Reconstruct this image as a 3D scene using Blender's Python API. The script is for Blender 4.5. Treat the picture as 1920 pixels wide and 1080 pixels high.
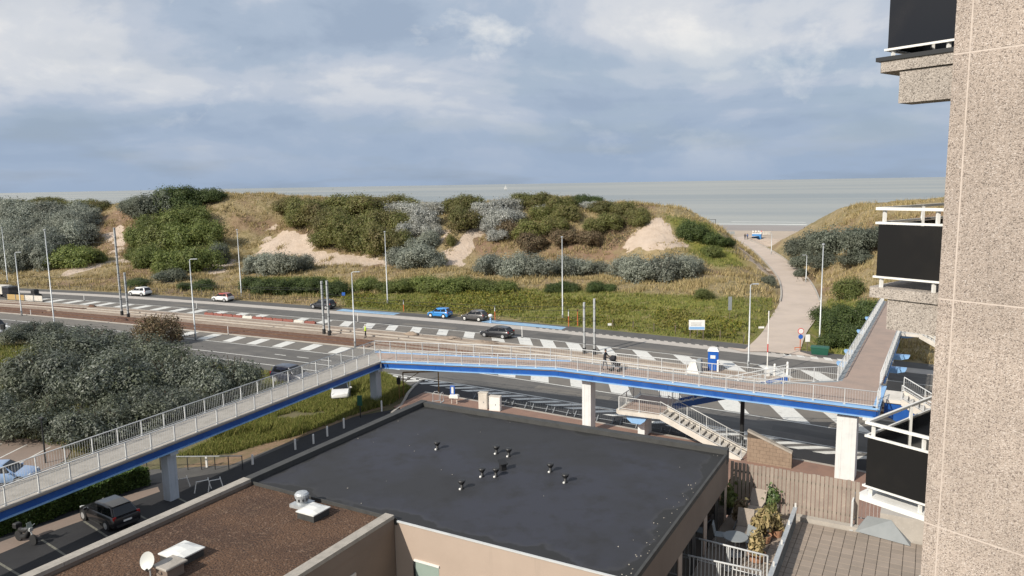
import bpy, bmesh, math, random
import numpy as np
from mathutils import Vector, Matrix

sc = bpy.context.scene
for o in list(bpy.data.objects): bpy.data.objects.remove(o)
R = math.radians

# ------------------------------------------------------------------ camera
CAMZ = 20.0
FPX, PITCH, ROLL = 1400.0, R(8.05), R(1.0)
_F = np.array([0, math.cos(PITCH), -math.sin(PITCH)])
_U0 = np.array([0, math.sin(PITCH), math.cos(PITCH)])
_R0 = np.array([1.0, 0, 0])
_R = math.cos(ROLL)*_R0 - math.sin(ROLL)*_U0
_U = math.cos(ROLL)*_U0 + math.sin(ROLL)*_R0
cam = bpy.data.cameras.new("camera"); cam.sensor_width = 36; cam.lens = FPX/1920*36
cam.clip_start = 0.1; cam.clip_end = 30000
camo = bpy.data.objects.new("camera", cam); sc.collection.objects.link(camo)
M = Matrix((( _R[0], _U[0], -_F[0], 0), (_R[1], _U[1], -_F[1], 0), (_R[2], _U[2], -_F[2], CAMZ), (0, 0, 0, 1)))
camo.matrix_world = M
sc.camera = camo

# ------------------------------------------------------------------ sky, sun, exposure
SUN_EL, SUN_AZ = R(34), math.atan2(-0.682, -0.731)      # direction towards the sun, seen in plan
sd = Vector((math.cos(SUN_EL)*math.cos(SUN_AZ), math.cos(SUN_EL)*math.sin(SUN_AZ), math.sin(SUN_EL)))
world = bpy.data.worlds.new("World"); sc.world = world; world.use_nodes = True
nt = world.node_tree; N = nt.nodes; L = nt.links; N.clear()
def wn(t, **kw):
    n = N.new(t)
    for k, v in kw.items(): setattr(n, k, v)
    return n
def wmath(op, a, b=None, clamp=False):
    n = wn('ShaderNodeMath', operation=op, use_clamp=clamp)
    for i, v in enumerate((a, b)):
        if v is None: continue
        if isinstance(v, (int, float)): n.inputs[i].default_value = v
        else: L.new(v, n.inputs[i])
    return n.outputs[0]
tc = wn('ShaderNodeTexCoord'); sep = wn('ShaderNodeSeparateXYZ'); L.new(tc.outputs['Generated'], sep.inputs[0])
zz = wmath('ADD', wmath('MAXIMUM', sep.outputs[2], 0.0), 0.16)
cx = wmath('DIVIDE', sep.outputs[0], zz); cy = wmath('DIVIDE', sep.outputs[1], zz)
cmb = wn('ShaderNodeCombineXYZ'); L.new(cx, cmb.inputs[0]); L.new(cy, cmb.inputs[1])
def wnoise(scale, detail, rough, off, dist=0.0, sph=None):
    mp = wn('ShaderNodeMapping'); mp.inputs['Location'].default_value = off
    if sph: mp.inputs['Scale'].default_value = sph
    L.new(tc.outputs['Generated'] if sph else cmb.outputs[0], mp.inputs[0])
    n = wn('ShaderNodeTexNoise'); n.inputs['Scale'].default_value = scale; n.inputs['Detail'].default_value = detail
    n.inputs['Roughness'].default_value = rough; n.inputs['Distortion'].default_value = dist
    L.new(mp.outputs[0], n.inputs[0]); return n.outputs[0]
n1 = wnoise(0.62, 4, 0.46, (1.7, 12.2, 0), 0.5)
n2 = wnoise(1.0, 8, 0.58, (1.3, 2.2, .4), 0.25, (3.6, 3.6, 7.5))
n3 = wnoise(0.9, 4, 0.5, (5.2, 14.9, 0))
def wramp(src, stops):
    r = wn('ShaderNodeValToRGB'); el = r.color_ramp.elements
    while len(el) < len(stops): el.new(0.5)
    for e, (p, c) in zip(el, stops): e.position = p; e.color = (*c, 1)
    r.color_ramp.interpolation = 'EASE'; L.new(src, r.inputs[0]); return r.outputs[0]
tone = wmath('ADD', wmath('MULTIPLY', n1, 0.55), wmath('MULTIPLY', n2, 0.45))
cloudcol = wramp(tone, [(0.405, (.315, .39, .505)), (0.455, (.375, .45, .56)), (0.50, (.48, .53, .615)), (0.54, (.60, .625, .67)), (0.60, (.79, .78, .765))])
lowcol = wn('ShaderNodeMix', data_type='RGBA'); lowcol.inputs[7].default_value = (.305, .39, .525, 1)
n4 = wnoise(1.0, 8, 0.58, (4.4, 3.3, 1.0), 0.3, (4.2, 4.2, 7.0))
puff = wn('ShaderNodeMapRange'); puff.inputs[1].default_value = 0.58; puff.inputs[2].default_value = 0.68; L.new(n4, puff.inputs[0])
pm = wn('ShaderNodeMix', data_type='RGBA'); pm.inputs[7].default_value = (.84, .83, .80, 1); L.new(cloudcol, pm.inputs[6]); L.new(wmath('MULTIPLY', puff.outputs[0], 0.6), pm.inputs[0])
L.new(pm.outputs[2], lowcol.inputs[6])
hz = wn('ShaderNodeMapRange'); hz.inputs[1].default_value = 0.13; hz.inputs[2].default_value = 0.0; L.new(sep.outputs[2], hz.inputs[0])
L.new(wmath('MULTIPLY', hz.outputs[0], 0.95), lowcol.inputs[0])
cover = wn('ShaderNodeMapRange'); cover.inputs[1].default_value = 0.36; cover.inputs[2].default_value = 0.50
cover.inputs[3].default_value = 0.82; L.new(n3, cover.inputs[0])
sky = wn('ShaderNodeTexSky', sky_type='NISHITA', sun_disc=False)
sky.sun_elevation = SUN_EL; sky.sun_rotation = math.atan2(sd.x, sd.y); sky.altitude = 20; sky.dust_density = 2.0
b1 = wn('ShaderNodeBackground'); b1.inputs[1].default_value = 0.10; L.new(sky.outputs[0], b1.inputs[0])
b2 = wn('ShaderNodeBackground'); b2.inputs[1].default_value = 1.10; L.new(lowcol.outputs[2], b2.inputs[0])
mx = wn('ShaderNodeMixShader'); L.new(cover.outputs[0], mx.inputs[0]); L.new(b1.outputs[0], mx.inputs[1]); L.new(b2.outputs[0], mx.inputs[2])
wo = wn('ShaderNodeOutputWorld'); L.new(mx.outputs[0], wo.inputs[0])
sun = bpy.data.lights.new("sun", 'SUN'); sun.energy = 5.0; sun.angle = R(0.6); sun.color = (1.0, 0.93, 0.82)
suno = bpy.data.objects.new("sun", sun); sc.collection.objects.link(suno)
suno.rotation_euler = sd.to_track_quat('Z', 'Y').to_euler(); suno.location = (-60, -30, 60)
sc.view_settings.view_transform = 'Standard'; sc.view_settings.look = 'None'
sc.view_settings.exposure = 0.0; sc.view_settings.gamma = 1.0; sc.view_settings.use_curve_mapping = False

# ------------------------------------------------------------------ pixel -> place
def ray(x, y): return _F*FPX + _R*(x-960) - _U*(y-540)
def W(x, y, z=0.0):
    r = ray(x, y); return r*((z-CAMZ)/r[2]) + np.array([0, 0, CAMZ])
def top_z(base, tx, ty):
    r = ray(tx, ty); hd = math.hypot(base[0], base[1]); return CAMZ + r[2]*hd/math.hypot(r[0], r[1])
def proj(P):
    P = np.asarray(P, float) - np.array([0, 0, CAMZ]); z = P @ _F
    return 960 + FPX*(P @ _R)/z, 540 - FPX*(P @ _U)/z
P0 = np.array([-104.1, 150.5, 0.0]); RW = np.array([0.8968, -0.4424, 0.0]); RM = np.array([0.4424, 0.8968, 0.0])
_ll = np.arange(-400, 600, 1.0)
_cc = np.interp(_ll, [-400, -60, 0, 15, 30, 57, 100, 116, 134, 150, 165, 200, 600], [-70, -9, -1.2, .6, 2.0, 2.6, 2.6, 2.0, 0, -2.2, -4.4, -10, -80])
_k = np.ones(17)/17; _cs = np.convolve(np.pad(_cc, 8, mode='edge'), _k, 'valid')
def croad(l): return np.interp(l, _ll, _cs)
def RP(l, s, z=0.0):
    p = P0 + RW*l + RM*(croad(l)+s); return np.array([p[0], p[1], z])
def LS(P):
    d = np.asarray(P)[..., :2] - P0[:2]; l = d @ RW[:2]; return l, d @ RM[:2] - croad(l)
def l_at(px, s):
    a, b = -60.0, 260.0
    for _ in range(40):
        m_ = (a+b)/2
        if proj(RP(m_, s))[0] < px: a = m_
        else: b = m_
    return a

# ------------------------------------------------------------------ materials
MATS = {}
def mat(name, color, rough=0.7, metal=0.0, noise=None, bump=None, coat=0.0, spec=0.5, trans=0.0, island=None, objrand=0.0, alpha=1.0):
    """noise=(scale, colour2, lo, hi[, detail]); bump=(scale, strength, dist); island=list of colours per leaf"""
    if name in MATS: return MATS[name]
    m = bpy.data.materials.new(name); m.use_nodes = True; t = m.node_tree; n = t.nodes; l = t.links
    p = n['Principled BSDF']; p.inputs['Base Color'].default_value = (*color, 1); p.inputs['Roughness'].default_value = rough
    p.inputs['Metallic'].default_value = metal; p.inputs['Specular IOR Level'].default_value = spec
    if coat: p.inputs['Coat Weight'].default_value = coat; p.inputs['Coat Roughness'].default_value = 0.05
    g = n.new('ShaderNodeNewGeometry'); src = None
    if island:
        r = n.new('ShaderNodeValToRGB'); e = r.color_ramp.elements
        while len(e) < len(island): e.new(.5)
        for i, c in enumerate(island): e[i].position = i/(len(island)-1); e[i].color = (*c, 1)
        l.new(g.outputs['Random Per Island'], r.inputs[0]); src = r.outputs[0]
    layers = noise if isinstance(noise, list) else ([noise] if noise else [])
    for nz in layers:
        tx = n.new('ShaderNodeTexNoise'); tx.inputs['Scale'].default_value = nz[0]; tx.inputs['Detail'].default_value = nz[4] if len(nz) > 4 else 5
        tx.inputs['Roughness'].default_value = 0.62
        if len(nz) > 5:
            mpn = n.new('ShaderNodeMapping'); mpn.inputs['Scale'].default_value = (1, 1, nz[5]); l.new(g.outputs['Position'], mpn.inputs[0]); l.new(mpn.outputs[0], tx.inputs['Vector'])
        else: l.new(g.outputs['Position'], tx.inputs['Vector'])
        mr = n.new('ShaderNodeMapRange'); mr.inputs[1].default_value = nz[2]; mr.inputs[2].default_value = nz[3]; l.new(tx.outputs[0], mr.inputs[0])
        mxx = n.new('ShaderNodeMix'); mxx.data_type = 'RGBA'; l.new(mr.outputs[0], mxx.inputs[0])
        if src is None: mxx.inputs[6].default_value = (*color, 1)
        else: l.new(src, mxx.inputs[6])
        mxx.inputs[7].default_value = (*nz[1], 1); src = mxx.outputs[2]
    if objrand:
        oi = n.new('ShaderNodeObjectInfo'); hs = n.new('ShaderNodeHueSaturation')
        mr = n.new('ShaderNodeMapRange'); mr.inputs[3].default_value = 1-objrand; mr.inputs[4].default_value = 1+objrand; l.new(oi.outputs['Random'], mr.inputs[0])
        l.new(mr.outputs[0], hs.inputs['Value'])
        if src is None: hs.inputs['Color'].default_value = (*color, 1)
        else: l.new(src, hs.inputs['Color'])
        src = hs.outputs[0]
    if src is not None: l.new(src, p.inputs['Base Color'])
    if bump:
        tx = n.new('ShaderNodeTexNoise'); tx.inputs['Scale'].default_value = bump[0]; tx.inputs['Detail'].default_value = 4
        l.new(g.outputs['Position'], tx.inputs['Vector'])
        b = n.new('ShaderNodeBump'); b.inputs['Strength'].default_value = bump[1]; b.inputs['Distance'].default_value = bump[2]
        l.new(tx.outputs[0], b.inputs['Height']); l.new(b.outputs[0], p.inputs['Normal'])
    if trans:
        tr = n.new('ShaderNodeBsdfTranslucent'); tr.inputs[0].default_value = (*color, 1)
        if src is not None: l.new(src, tr.inputs[0])
        ms = n.new('ShaderNodeMixShader'); ms.inputs[0].default_value = trans
        l.new(p.outputs[0], ms.inputs[1]); l.new(tr.outputs[0], ms.inputs[2])
        l.new(ms.outputs[0], n['Material Output'].inputs[0])
    MATS[name] = m; return m

asphalt = mat('asphalt', (.125, .118, .108), .85, noise=[(0.07, (.15, .14, .128), .42, .6), (2.2, (.15, .14, .13), .56, .8, 6, 1), (0.35, (.10, .095, .09), .35, .65), (14, (.16, .15, .14), .55, .8), (1.6, (.085, .082, .08), .58, .72)], bump=(60, .3, .01))
asphalt_dark_shade = mat('asphalt_dark_shade', (.022, .022, .025), .85, noise=[(0.5, (.030, .030, .032), .4, .7), (16, (.042, .042, .043), .6, .85)], bump=(60, .3, .01))  # dark asphalt, lowered further so the colour carries shade over the car park
asphalt_side = mat('asphalt_side', (.10, .096, .09), .85, noise=[(0.5, (.075, .072, .07), .4, .7), (16, (.13, .125, .12), .6, .85)], bump=(60, .3, .01))
hatch_m = mat('hatch_asphalt', (.17, .155, .135), .88, noise=[(0.8, (.14, .128, .115), .35, .7), (10, (.22, .2, .175), .55, .8)])
paint = mat('road_paint', (.66, .65, .61), .6, noise=[(3, (.52, .51, .47), .5, .75), (11, (.30, .29, .27), .62, .74), (1.3, (.38, .37, .34), .58, .75)])
paint_old = mat('worn_paint', (.20, .195, .16), .7, noise=[(6, (.09, .088, .08), .45, .65)])
concrete_path = mat('concrete_strip', (.46, .42, .38), .8, noise=[(1.1, (.38, .35, .31), .4, .7), (9, (.53, .49, .45), .55, .8)])
blue_paint = mat('blue_road_paint', (.22, .38, .55), .65, noise=[(2, (.33, .45, .56), .45, .7), (7, (.2, .24, .28), .6, .8)])
brick_pave = mat('brick_paving', (.27, .165, .125), .85, noise=[(1.2, (.22, .14, .11), .4, .7), (12, (.33, .21, .165), .55, .8)])
path_m = mat('beach_path_concrete', (.50, .415, .35), .85, noise=[(0.25, (.44, .365, .305), .4, .65), (0.6, (.52, .43, .345), .52, .7), (7, (.53, .44, .375), .55, .8)])
sand_works = mat('tram_bed_sand', (.31, .245, .19), .95, noise=[(0.25, (.25, .19, .145), .4, .62), (1.5, (.38, .31, .245), .52, .72), (6, (.17, .12, .09), .62, .78)], bump=(3, .8, .15))
rust = mat('rusty_rail_bed', (.12, .062, .040), .9, noise=[(2, (.17, .105, .07), .45, .7)], bump=(5, .7, .1))
ground_m = mat('verge_ground', (.135, .12, .055), .95, noise=[(0.12, (.14, .115, .065), .4, .65), (0.6, (.07, .078, .026), .5, .7), (3, (.17, .135, .085), .58, .75)], bump=(4, .6, .1))
beach_m = mat('beach_sand', (.44, .36, .28), .95, noise=[(0.03, (.38, .31, .245), .4, .65), (0.3, (.48, .40, .32), .5, .75)])
wet_sand = mat('wet_sand', (.27, .225, .19), .45, noise=[(0.02, (.33, .29, .25), .4, .65)])
foam = mat('foam', (.75, .75, .73), .8)
plaza_m = mat('plaza_paving', (.25, .19, .155), .9, noise=[(0.4, (.21, .165, .135), .4, .65), (7, (.30, .24, .20), .55, .8)])
steel = mat('galvanised_steel', (.50, .52, .53), .45, metal=.35, noise=(6, (.40, .42, .43), .4, .7))
rail_grey = mat('railing_paint', (.56, .57, .57), .5, noise=[(3, (.47, .48, .48), .45, .7)])
white_paint = mat('white_paint', (.78, .77, .74), .45, noise=(4, (.66, .65, .61), .5, .75))
pier_white = mat('pier_paint', (.66, .67, .66), .7, noise=[(1.5, (.58, .60, .60), .45, .7), (9, (.50, .51, .51), .62, .8), (4, (.34, .32, .28), .55, .95, 6, .06)])
pier_shaded = mat('pier_paint_shaded', (.44, .48, .53), .7, noise=[(1.5, (.39, .43, .48), .45, .7), (9, (.47, .51, .55), .62, .8), (4, (.27, .27, .27), .55, .95, 6, .06)])  # white pier paint greyed down; the shade is put into the colour
girder_blue = mat('girder_blue', (.010, .085, .34), .45, noise=[(1.2, (.008, .068, .28), .4, .7), (8, (.06, .17, .42), .66, .8), (5, (.09, .085, .11), .60, .95, 5, .15), (1.1, (.03, .12, .36), .5, .8)])
sky_blue = mat('light_blue_paint', (.25, .44, .70), .5, noise=[(1.2, (.21, .39, .64), .4, .7), (8, (.34, .50, .68), .66, .8), (6, (.28, .30, .32), .58, .95, 5, .2)])
deck_m = mat('deck_surface', (.34, .255, .21), .9, noise=[(0.7, (.29, .225, .19), .4, .65), (8, (.40, .31, .26), .55, .8)])
deck_old = mat('deck_slabs', (.34, .315, .28), .9, noise=[(1.5, (.26, .24, .21), .4, .65), (6, (.42, .39, .35), .5, .75)])
conc = mat('concrete', (.42, .385, .34), .85, noise=[(1.0, (.34, .31, .275), .4, .68), (14, (.5, .46, .41), .55, .8)], bump=(25, .3, .02))
white_conc = mat('pale_concrete', (.62, .58, .52), .8, noise=[(1.5, (.5, .465, .41), .42, .7), (10, (.68, .64, .58), .55, .8)])
roof_black = mat('roof_membrane', (.026, .0265, .030), .74, noise=[(0.16, (.032, .034, .046), .45, .58), (1.1, (.021, .021, .023), .5, .72), (9, (.042, .042, .043), .66, .78)], bump=(1.2, .2, .03))
def roof_stain():
    m = roof_black; t = m.node_tree; n = t.nodes; l = t.links; p = n['Principled BSDF']
    g = n.new('ShaderNodeNewGeometry'); src = p.inputs['Base Color'].links[0].from_socket
    A0 = W(790, 750, 9.0); Vv = (.872, -.49, 0); Uu = (-.49, -.872, 0); ds = []
    for vec, o, sg in ((Vv, 0, 1), (Vv, 15.7, -1), (Uu, 0, 1), (Uu, 11.4, -1)):
        d = n.new('ShaderNodeVectorMath'); d.operation = 'DOT_PRODUCT'; l.new(g.outputs['Position'], d.inputs[0]); d.inputs[1].default_value = vec
        off = float(A0[0]*vec[0]+A0[1]*vec[1]); s = n.new('ShaderNodeMath'); s.operation = 'SUBTRACT'; l.new(d.outputs['Value'], s.inputs[0]); s.inputs[1].default_value = off+o
        k = n.new('ShaderNodeMath'); k.operation = 'MULTIPLY'; l.new(s.outputs[0], k.inputs[0]); k.inputs[1].default_value = sg; ds.append(k.outputs[0])
    cur = ds[0]
    for d in ds[1:]:
        k = n.new('ShaderNodeMath'); k.operation = 'MINIMUM'; l.new(cur, k.inputs[0]); l.new(d, k.inputs[1]); cur = k.outputs[0]
    nz = n.new('ShaderNodeTexNoise'); nz.inputs['Scale'].default_value = .7; nz.inputs['Detail'].default_value = 5; l.new(g.outputs['Position'], nz.inputs['Vector'])
    k = n.new('ShaderNodeMath'); k.operation = 'MULTIPLY_ADD'; l.new(nz.outputs[0], k.inputs[0]); k.inputs[1].default_value = -1.9; l.new(cur, k.inputs[2])
    mr = n.new('ShaderNodeMapRange'); mr.inputs[1].default_value = -.50; mr.inputs[2].default_value = -.42; mr.inputs[3].default_value = .7; mr.inputs[4].default_value = 0; l.new(k.outputs[0], mr.inputs[0])
    x = n.new('ShaderNodeMix'); x.data_type = 'RGBA'; l.new(mr.outputs[0], x.inputs[0]); l.new(src, x.inputs[6]); x.inputs[7].default_value = (.014, .014, .013, 1); l.new(x.outputs[2], p.inputs['Base Color'])
    mr2 = n.new('ShaderNodeMapRange'); mr2.inputs[1].default_value = -.42; mr2.inputs[2].default_value = -.25; mr2.inputs[3].default_value = .18; mr2.inputs[4].default_value = 0; l.new(k.outputs[0], mr2.inputs[0])
    x2 = n.new('ShaderNodeMix'); x2.data_type = 'RGBA'; l.new(mr2.outputs[0], x2.inputs[0]); l.new(src, x2.inputs[6]); x2.inputs[7].default_value = (.075, .072, .066, 1); l.new(x2.outputs[2], x.inputs[6])
roof_rim = mat('roof_rim', (.055, .055, .053), .7, noise=[(2, (.04, .04, .039), .45, .7), (12, (.09, .09, .086), .62, .78)])
gravel = mat('gravel_roof', (.118, .064, .036), .98, noise=[(0.45, (.075, .040, .024), .42, .58), (0.9, (.17, .105, .062), .58, .74), (8, (.22, .145, .10), .55, .70, 8), (17, (.032, .018, .013), .54, .64, 8)], bump=(14, 1.0, .08))
coping = mat('parapet_coping', (.38, .345, .30), .85, noise=[(3, (.29, .265, .23), .42, .68), (18, (.5, .46, .41), .58, .78)], bump=(20, .4, .02))
beige = mat('beige_render', (.44, .35, .285), .85, noise=[(0.4, (.405, .32, .26), .4, .65), (15, (.47, .375, .305), .6, .85), (3, (.31, .255, .21), .58, 1.0, 5, .07)])
brown_render = mat('brown_render', (.225, .175, .14), .85, noise=[(0.5, (.195, .15, .12), .4, .65), (12, (.28, .20, .15), .6, .85)])
glass_pale = mat('frosted_glass', (.30, .37, .33), .25, noise=(0.8, (.25, .31, .28), .4, .7))
glass_dark = mat('dark_glass', (.010, .011, .013), .06, spec=.6)
panel_black = mat('balcony_panel', (.012, .012, .014), .10, spec=.55, noise=(0.9, (.022, .020, .020), .5, .75))
dark_metal = mat('dark_metal', (.035, .036, .038), .5, metal=.3)
black_rubber = mat('rubber', (.018, .018, .019), .8)
black_pvc = mat('black_pipe', (.02, .02, .021), .5)
wood_fence = mat('fence_boards', (.33, .28, .235), .85, noise=[(2.0, (.27, .225, .19), .42, .68), (9, (.46, .37, .29), .58, .8)], objrand=.10)
wood_post = mat('weathered_wood', (.16, .13, .10), .9, noise=(8, (.11, .09, .07), .45, .7))
tile_m = mat('terrace_tile', (.30, .245, .20), .85, noise=[(0.9, (.26, .215, .175), .4, .66), (12, (.35, .29, .24), .58, .8)], objrand=.07)
tile_joint = mat('terrace_joint', (.20, .165, .135), .95)
slate = mat('slate_blue_sheet', (.255, .275, .285), .7, noise=(2, (.22, .24, .25), .4, .7))
dish_m = mat('dish_grey', (.55, .56, .53), .45)
dome = mat('acrylic_dome', (.72, .72, .69), .25, noise=(3, (.62, .62, .59), .45, .7))
red_pl = mat('red_plastic', (.20, .055, .035), .6, noise=(4, (.22, .045, .03), .45, .7))
orange_pl = mat('orange_plastic', (.50, .13, .045), .7)
green_pl = mat('green_plastic', (.012, .085, .055), .5)
toilet_blue = mat('toilet_blue', (.012, .10, .42), .45)
hivis = mat('hivis', (.55, .75, .06), .7)
skin = mat('skin', (.50, .32, .24), .6)
dark_cloth = mat('dark_cloth', (.022, .022, .028), .9)
grey_cloth = mat('grey_cloth', (.12, .12, .13), .9)
blue_cloth = mat('blue_cloth', (.05, .10, .25), .9)
hair_m = mat('hair', (.04, .028, .02), .8)
sign_blue = mat('sign_blue', (.03, .12, .45), .5)
sign_red = mat('sign_red', (.55, .03, .03), .5)
ochre = mat('ochre_steel', (.22, .145, .05), .6, noise=(5, (.14, .09, .04), .45, .7))
terracotta = mat('terracotta', (.42, .22, .13), .85, noise=(5, (.34, .18, .11), .45, .7))
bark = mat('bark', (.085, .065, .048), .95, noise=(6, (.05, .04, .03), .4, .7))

# leaves
LEAF = {
 'grey': mat('leaf_buckthorn', (.2, .24, .2), .6, trans=.42, noise=[(.10, (.25,.24,.17), .46, .95), (.35, (.18,.195,.155), .5, .95)], objrand=.22, island=[(0.143, 0.163, 0.133), (0.202, 0.227, 0.185), (0.26, 0.286, 0.234), (0.325, 0.345, 0.286), (0.442, 0.461, 0.397)]),
 'greydark': mat('leaf_buckthorn_dark', (.2, .24, .2), .6, trans=.42, noise=[(.12, (.10,.10,.06), .46, .95)], objrand=.2, island=[(0.091, 0.109, 0.078), (0.137, 0.159, 0.117), (0.189, 0.211, 0.163), (0.26, 0.28, 0.221)]),
 'olive': mat('leaf_olive', (.1, .12, .03), .65, trans=.42, noise=[(.09, (.19,.13,.08), .47, .85), (.22, (.13,.155,.05), .46, .8)], objrand=.2, island=[(0.112, 0.129, 0.036), (0.162, 0.179, 0.047), (0.207, 0.213, 0.06), (0.246, 0.224, 0.084), (0.179, 0.146, 0.067)]),
 'green': mat('leaf_green', (.06, .1, .03), .6, trans=.42, noise=[(.12, (.19,.165,.07), .5, .9), (.3, (.13,.175,.045), .5, .9)], objrand=.2, island=[(0.088, 0.119, 0.03), (0.142, 0.182, 0.046), (0.189, 0.23, 0.059), (0.243, 0.263, 0.081)]),
 'dark': mat('leaf_dark', (.03, .05, .02), .6, trans=.42, objrand=.2, island=[(0.041, 0.067, 0.021), (0.071, 0.106, 0.03), (0.103, 0.144, 0.039), (0.132, 0.167, 0.052)]),
 'silver': mat('leaf_silver', (.4, .42, .4), .6, trans=.42, noise=[(.15, (.27,.255,.20), .46, .9)], objrand=.12, island=[(0.24, 0.25, 0.215), (0.36, 0.37, 0.33), (0.5, 0.505, 0.47), (0.68, 0.68, 0.65)]),
 'brown': mat('leaf_brown', (.13, .08, .04), .7, trans=.15, objrand=.15, island=[(.09, .065, .035), (.145, .10, .055), (.19, .135, .075), (.12, .11, .05)]),
 'near': mat('leaf_near_buckthorn', (.1, .13, .1), .55, trans=.25, noise=[(.16, (.12,.13,.06), .50, .80), (.4, (.06,.075,.045), .52, .9)], objrand=.15, island=[(0.042, 0.052, 0.036), (0.072, 0.086, 0.062), (0.105, 0.12, 0.09), (0.14, 0.16, 0.125), (0.245, 0.26, 0.225), (0.09, 0.11, 0.05)]),
 'straw': mat('marram', (.3, .24, .12), .85, trans=.2, island=[(.189, .152, .065), (.304, .239, .109), (.420, .326, .160), (.522, .413, .217), (.203, .189, .072)]),
 'verge': mat('verge_grass', (.12, .12, .04), .85, trans=.2, island=[(0.089, 0.121, 0.019), (0.147, 0.173, 0.032), (0.21, 0.215, 0.047), (0.294, 0.257, 0.089), (0.116, 0.152, 0.025)]),
 'cover': mat('bramble_cover', (.1, .1, .02), .7, trans=.3, noise=[(.12, (.22,.185,.06), .48, .8)], island=[(0.084, 0.112, 0.016), (0.146, 0.168, 0.025), (0.213, 0.207, 0.029), (0.258, 0.224, 0.038), (0.112, 0.146, 0.02), (0.19, 0.134, 0.04)]),
 'hedge': mat('hedge_leaf', (.05, .09, .02), .6, trans=.2, island=[(0.03, 0.06, 0.012), (0.06, 0.105, 0.02), (0.085, 0.145, 0.03), (0.12, 0.19, 0.042)]),
 'plant': mat('plant_leaf', (.05, .09, .02), .5, trans=.2, island=[(.036, .072, .024), (.084, .132, .036), (.144, .204, .072), (.264, .288, .192)]),
}

roof_stain()
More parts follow.
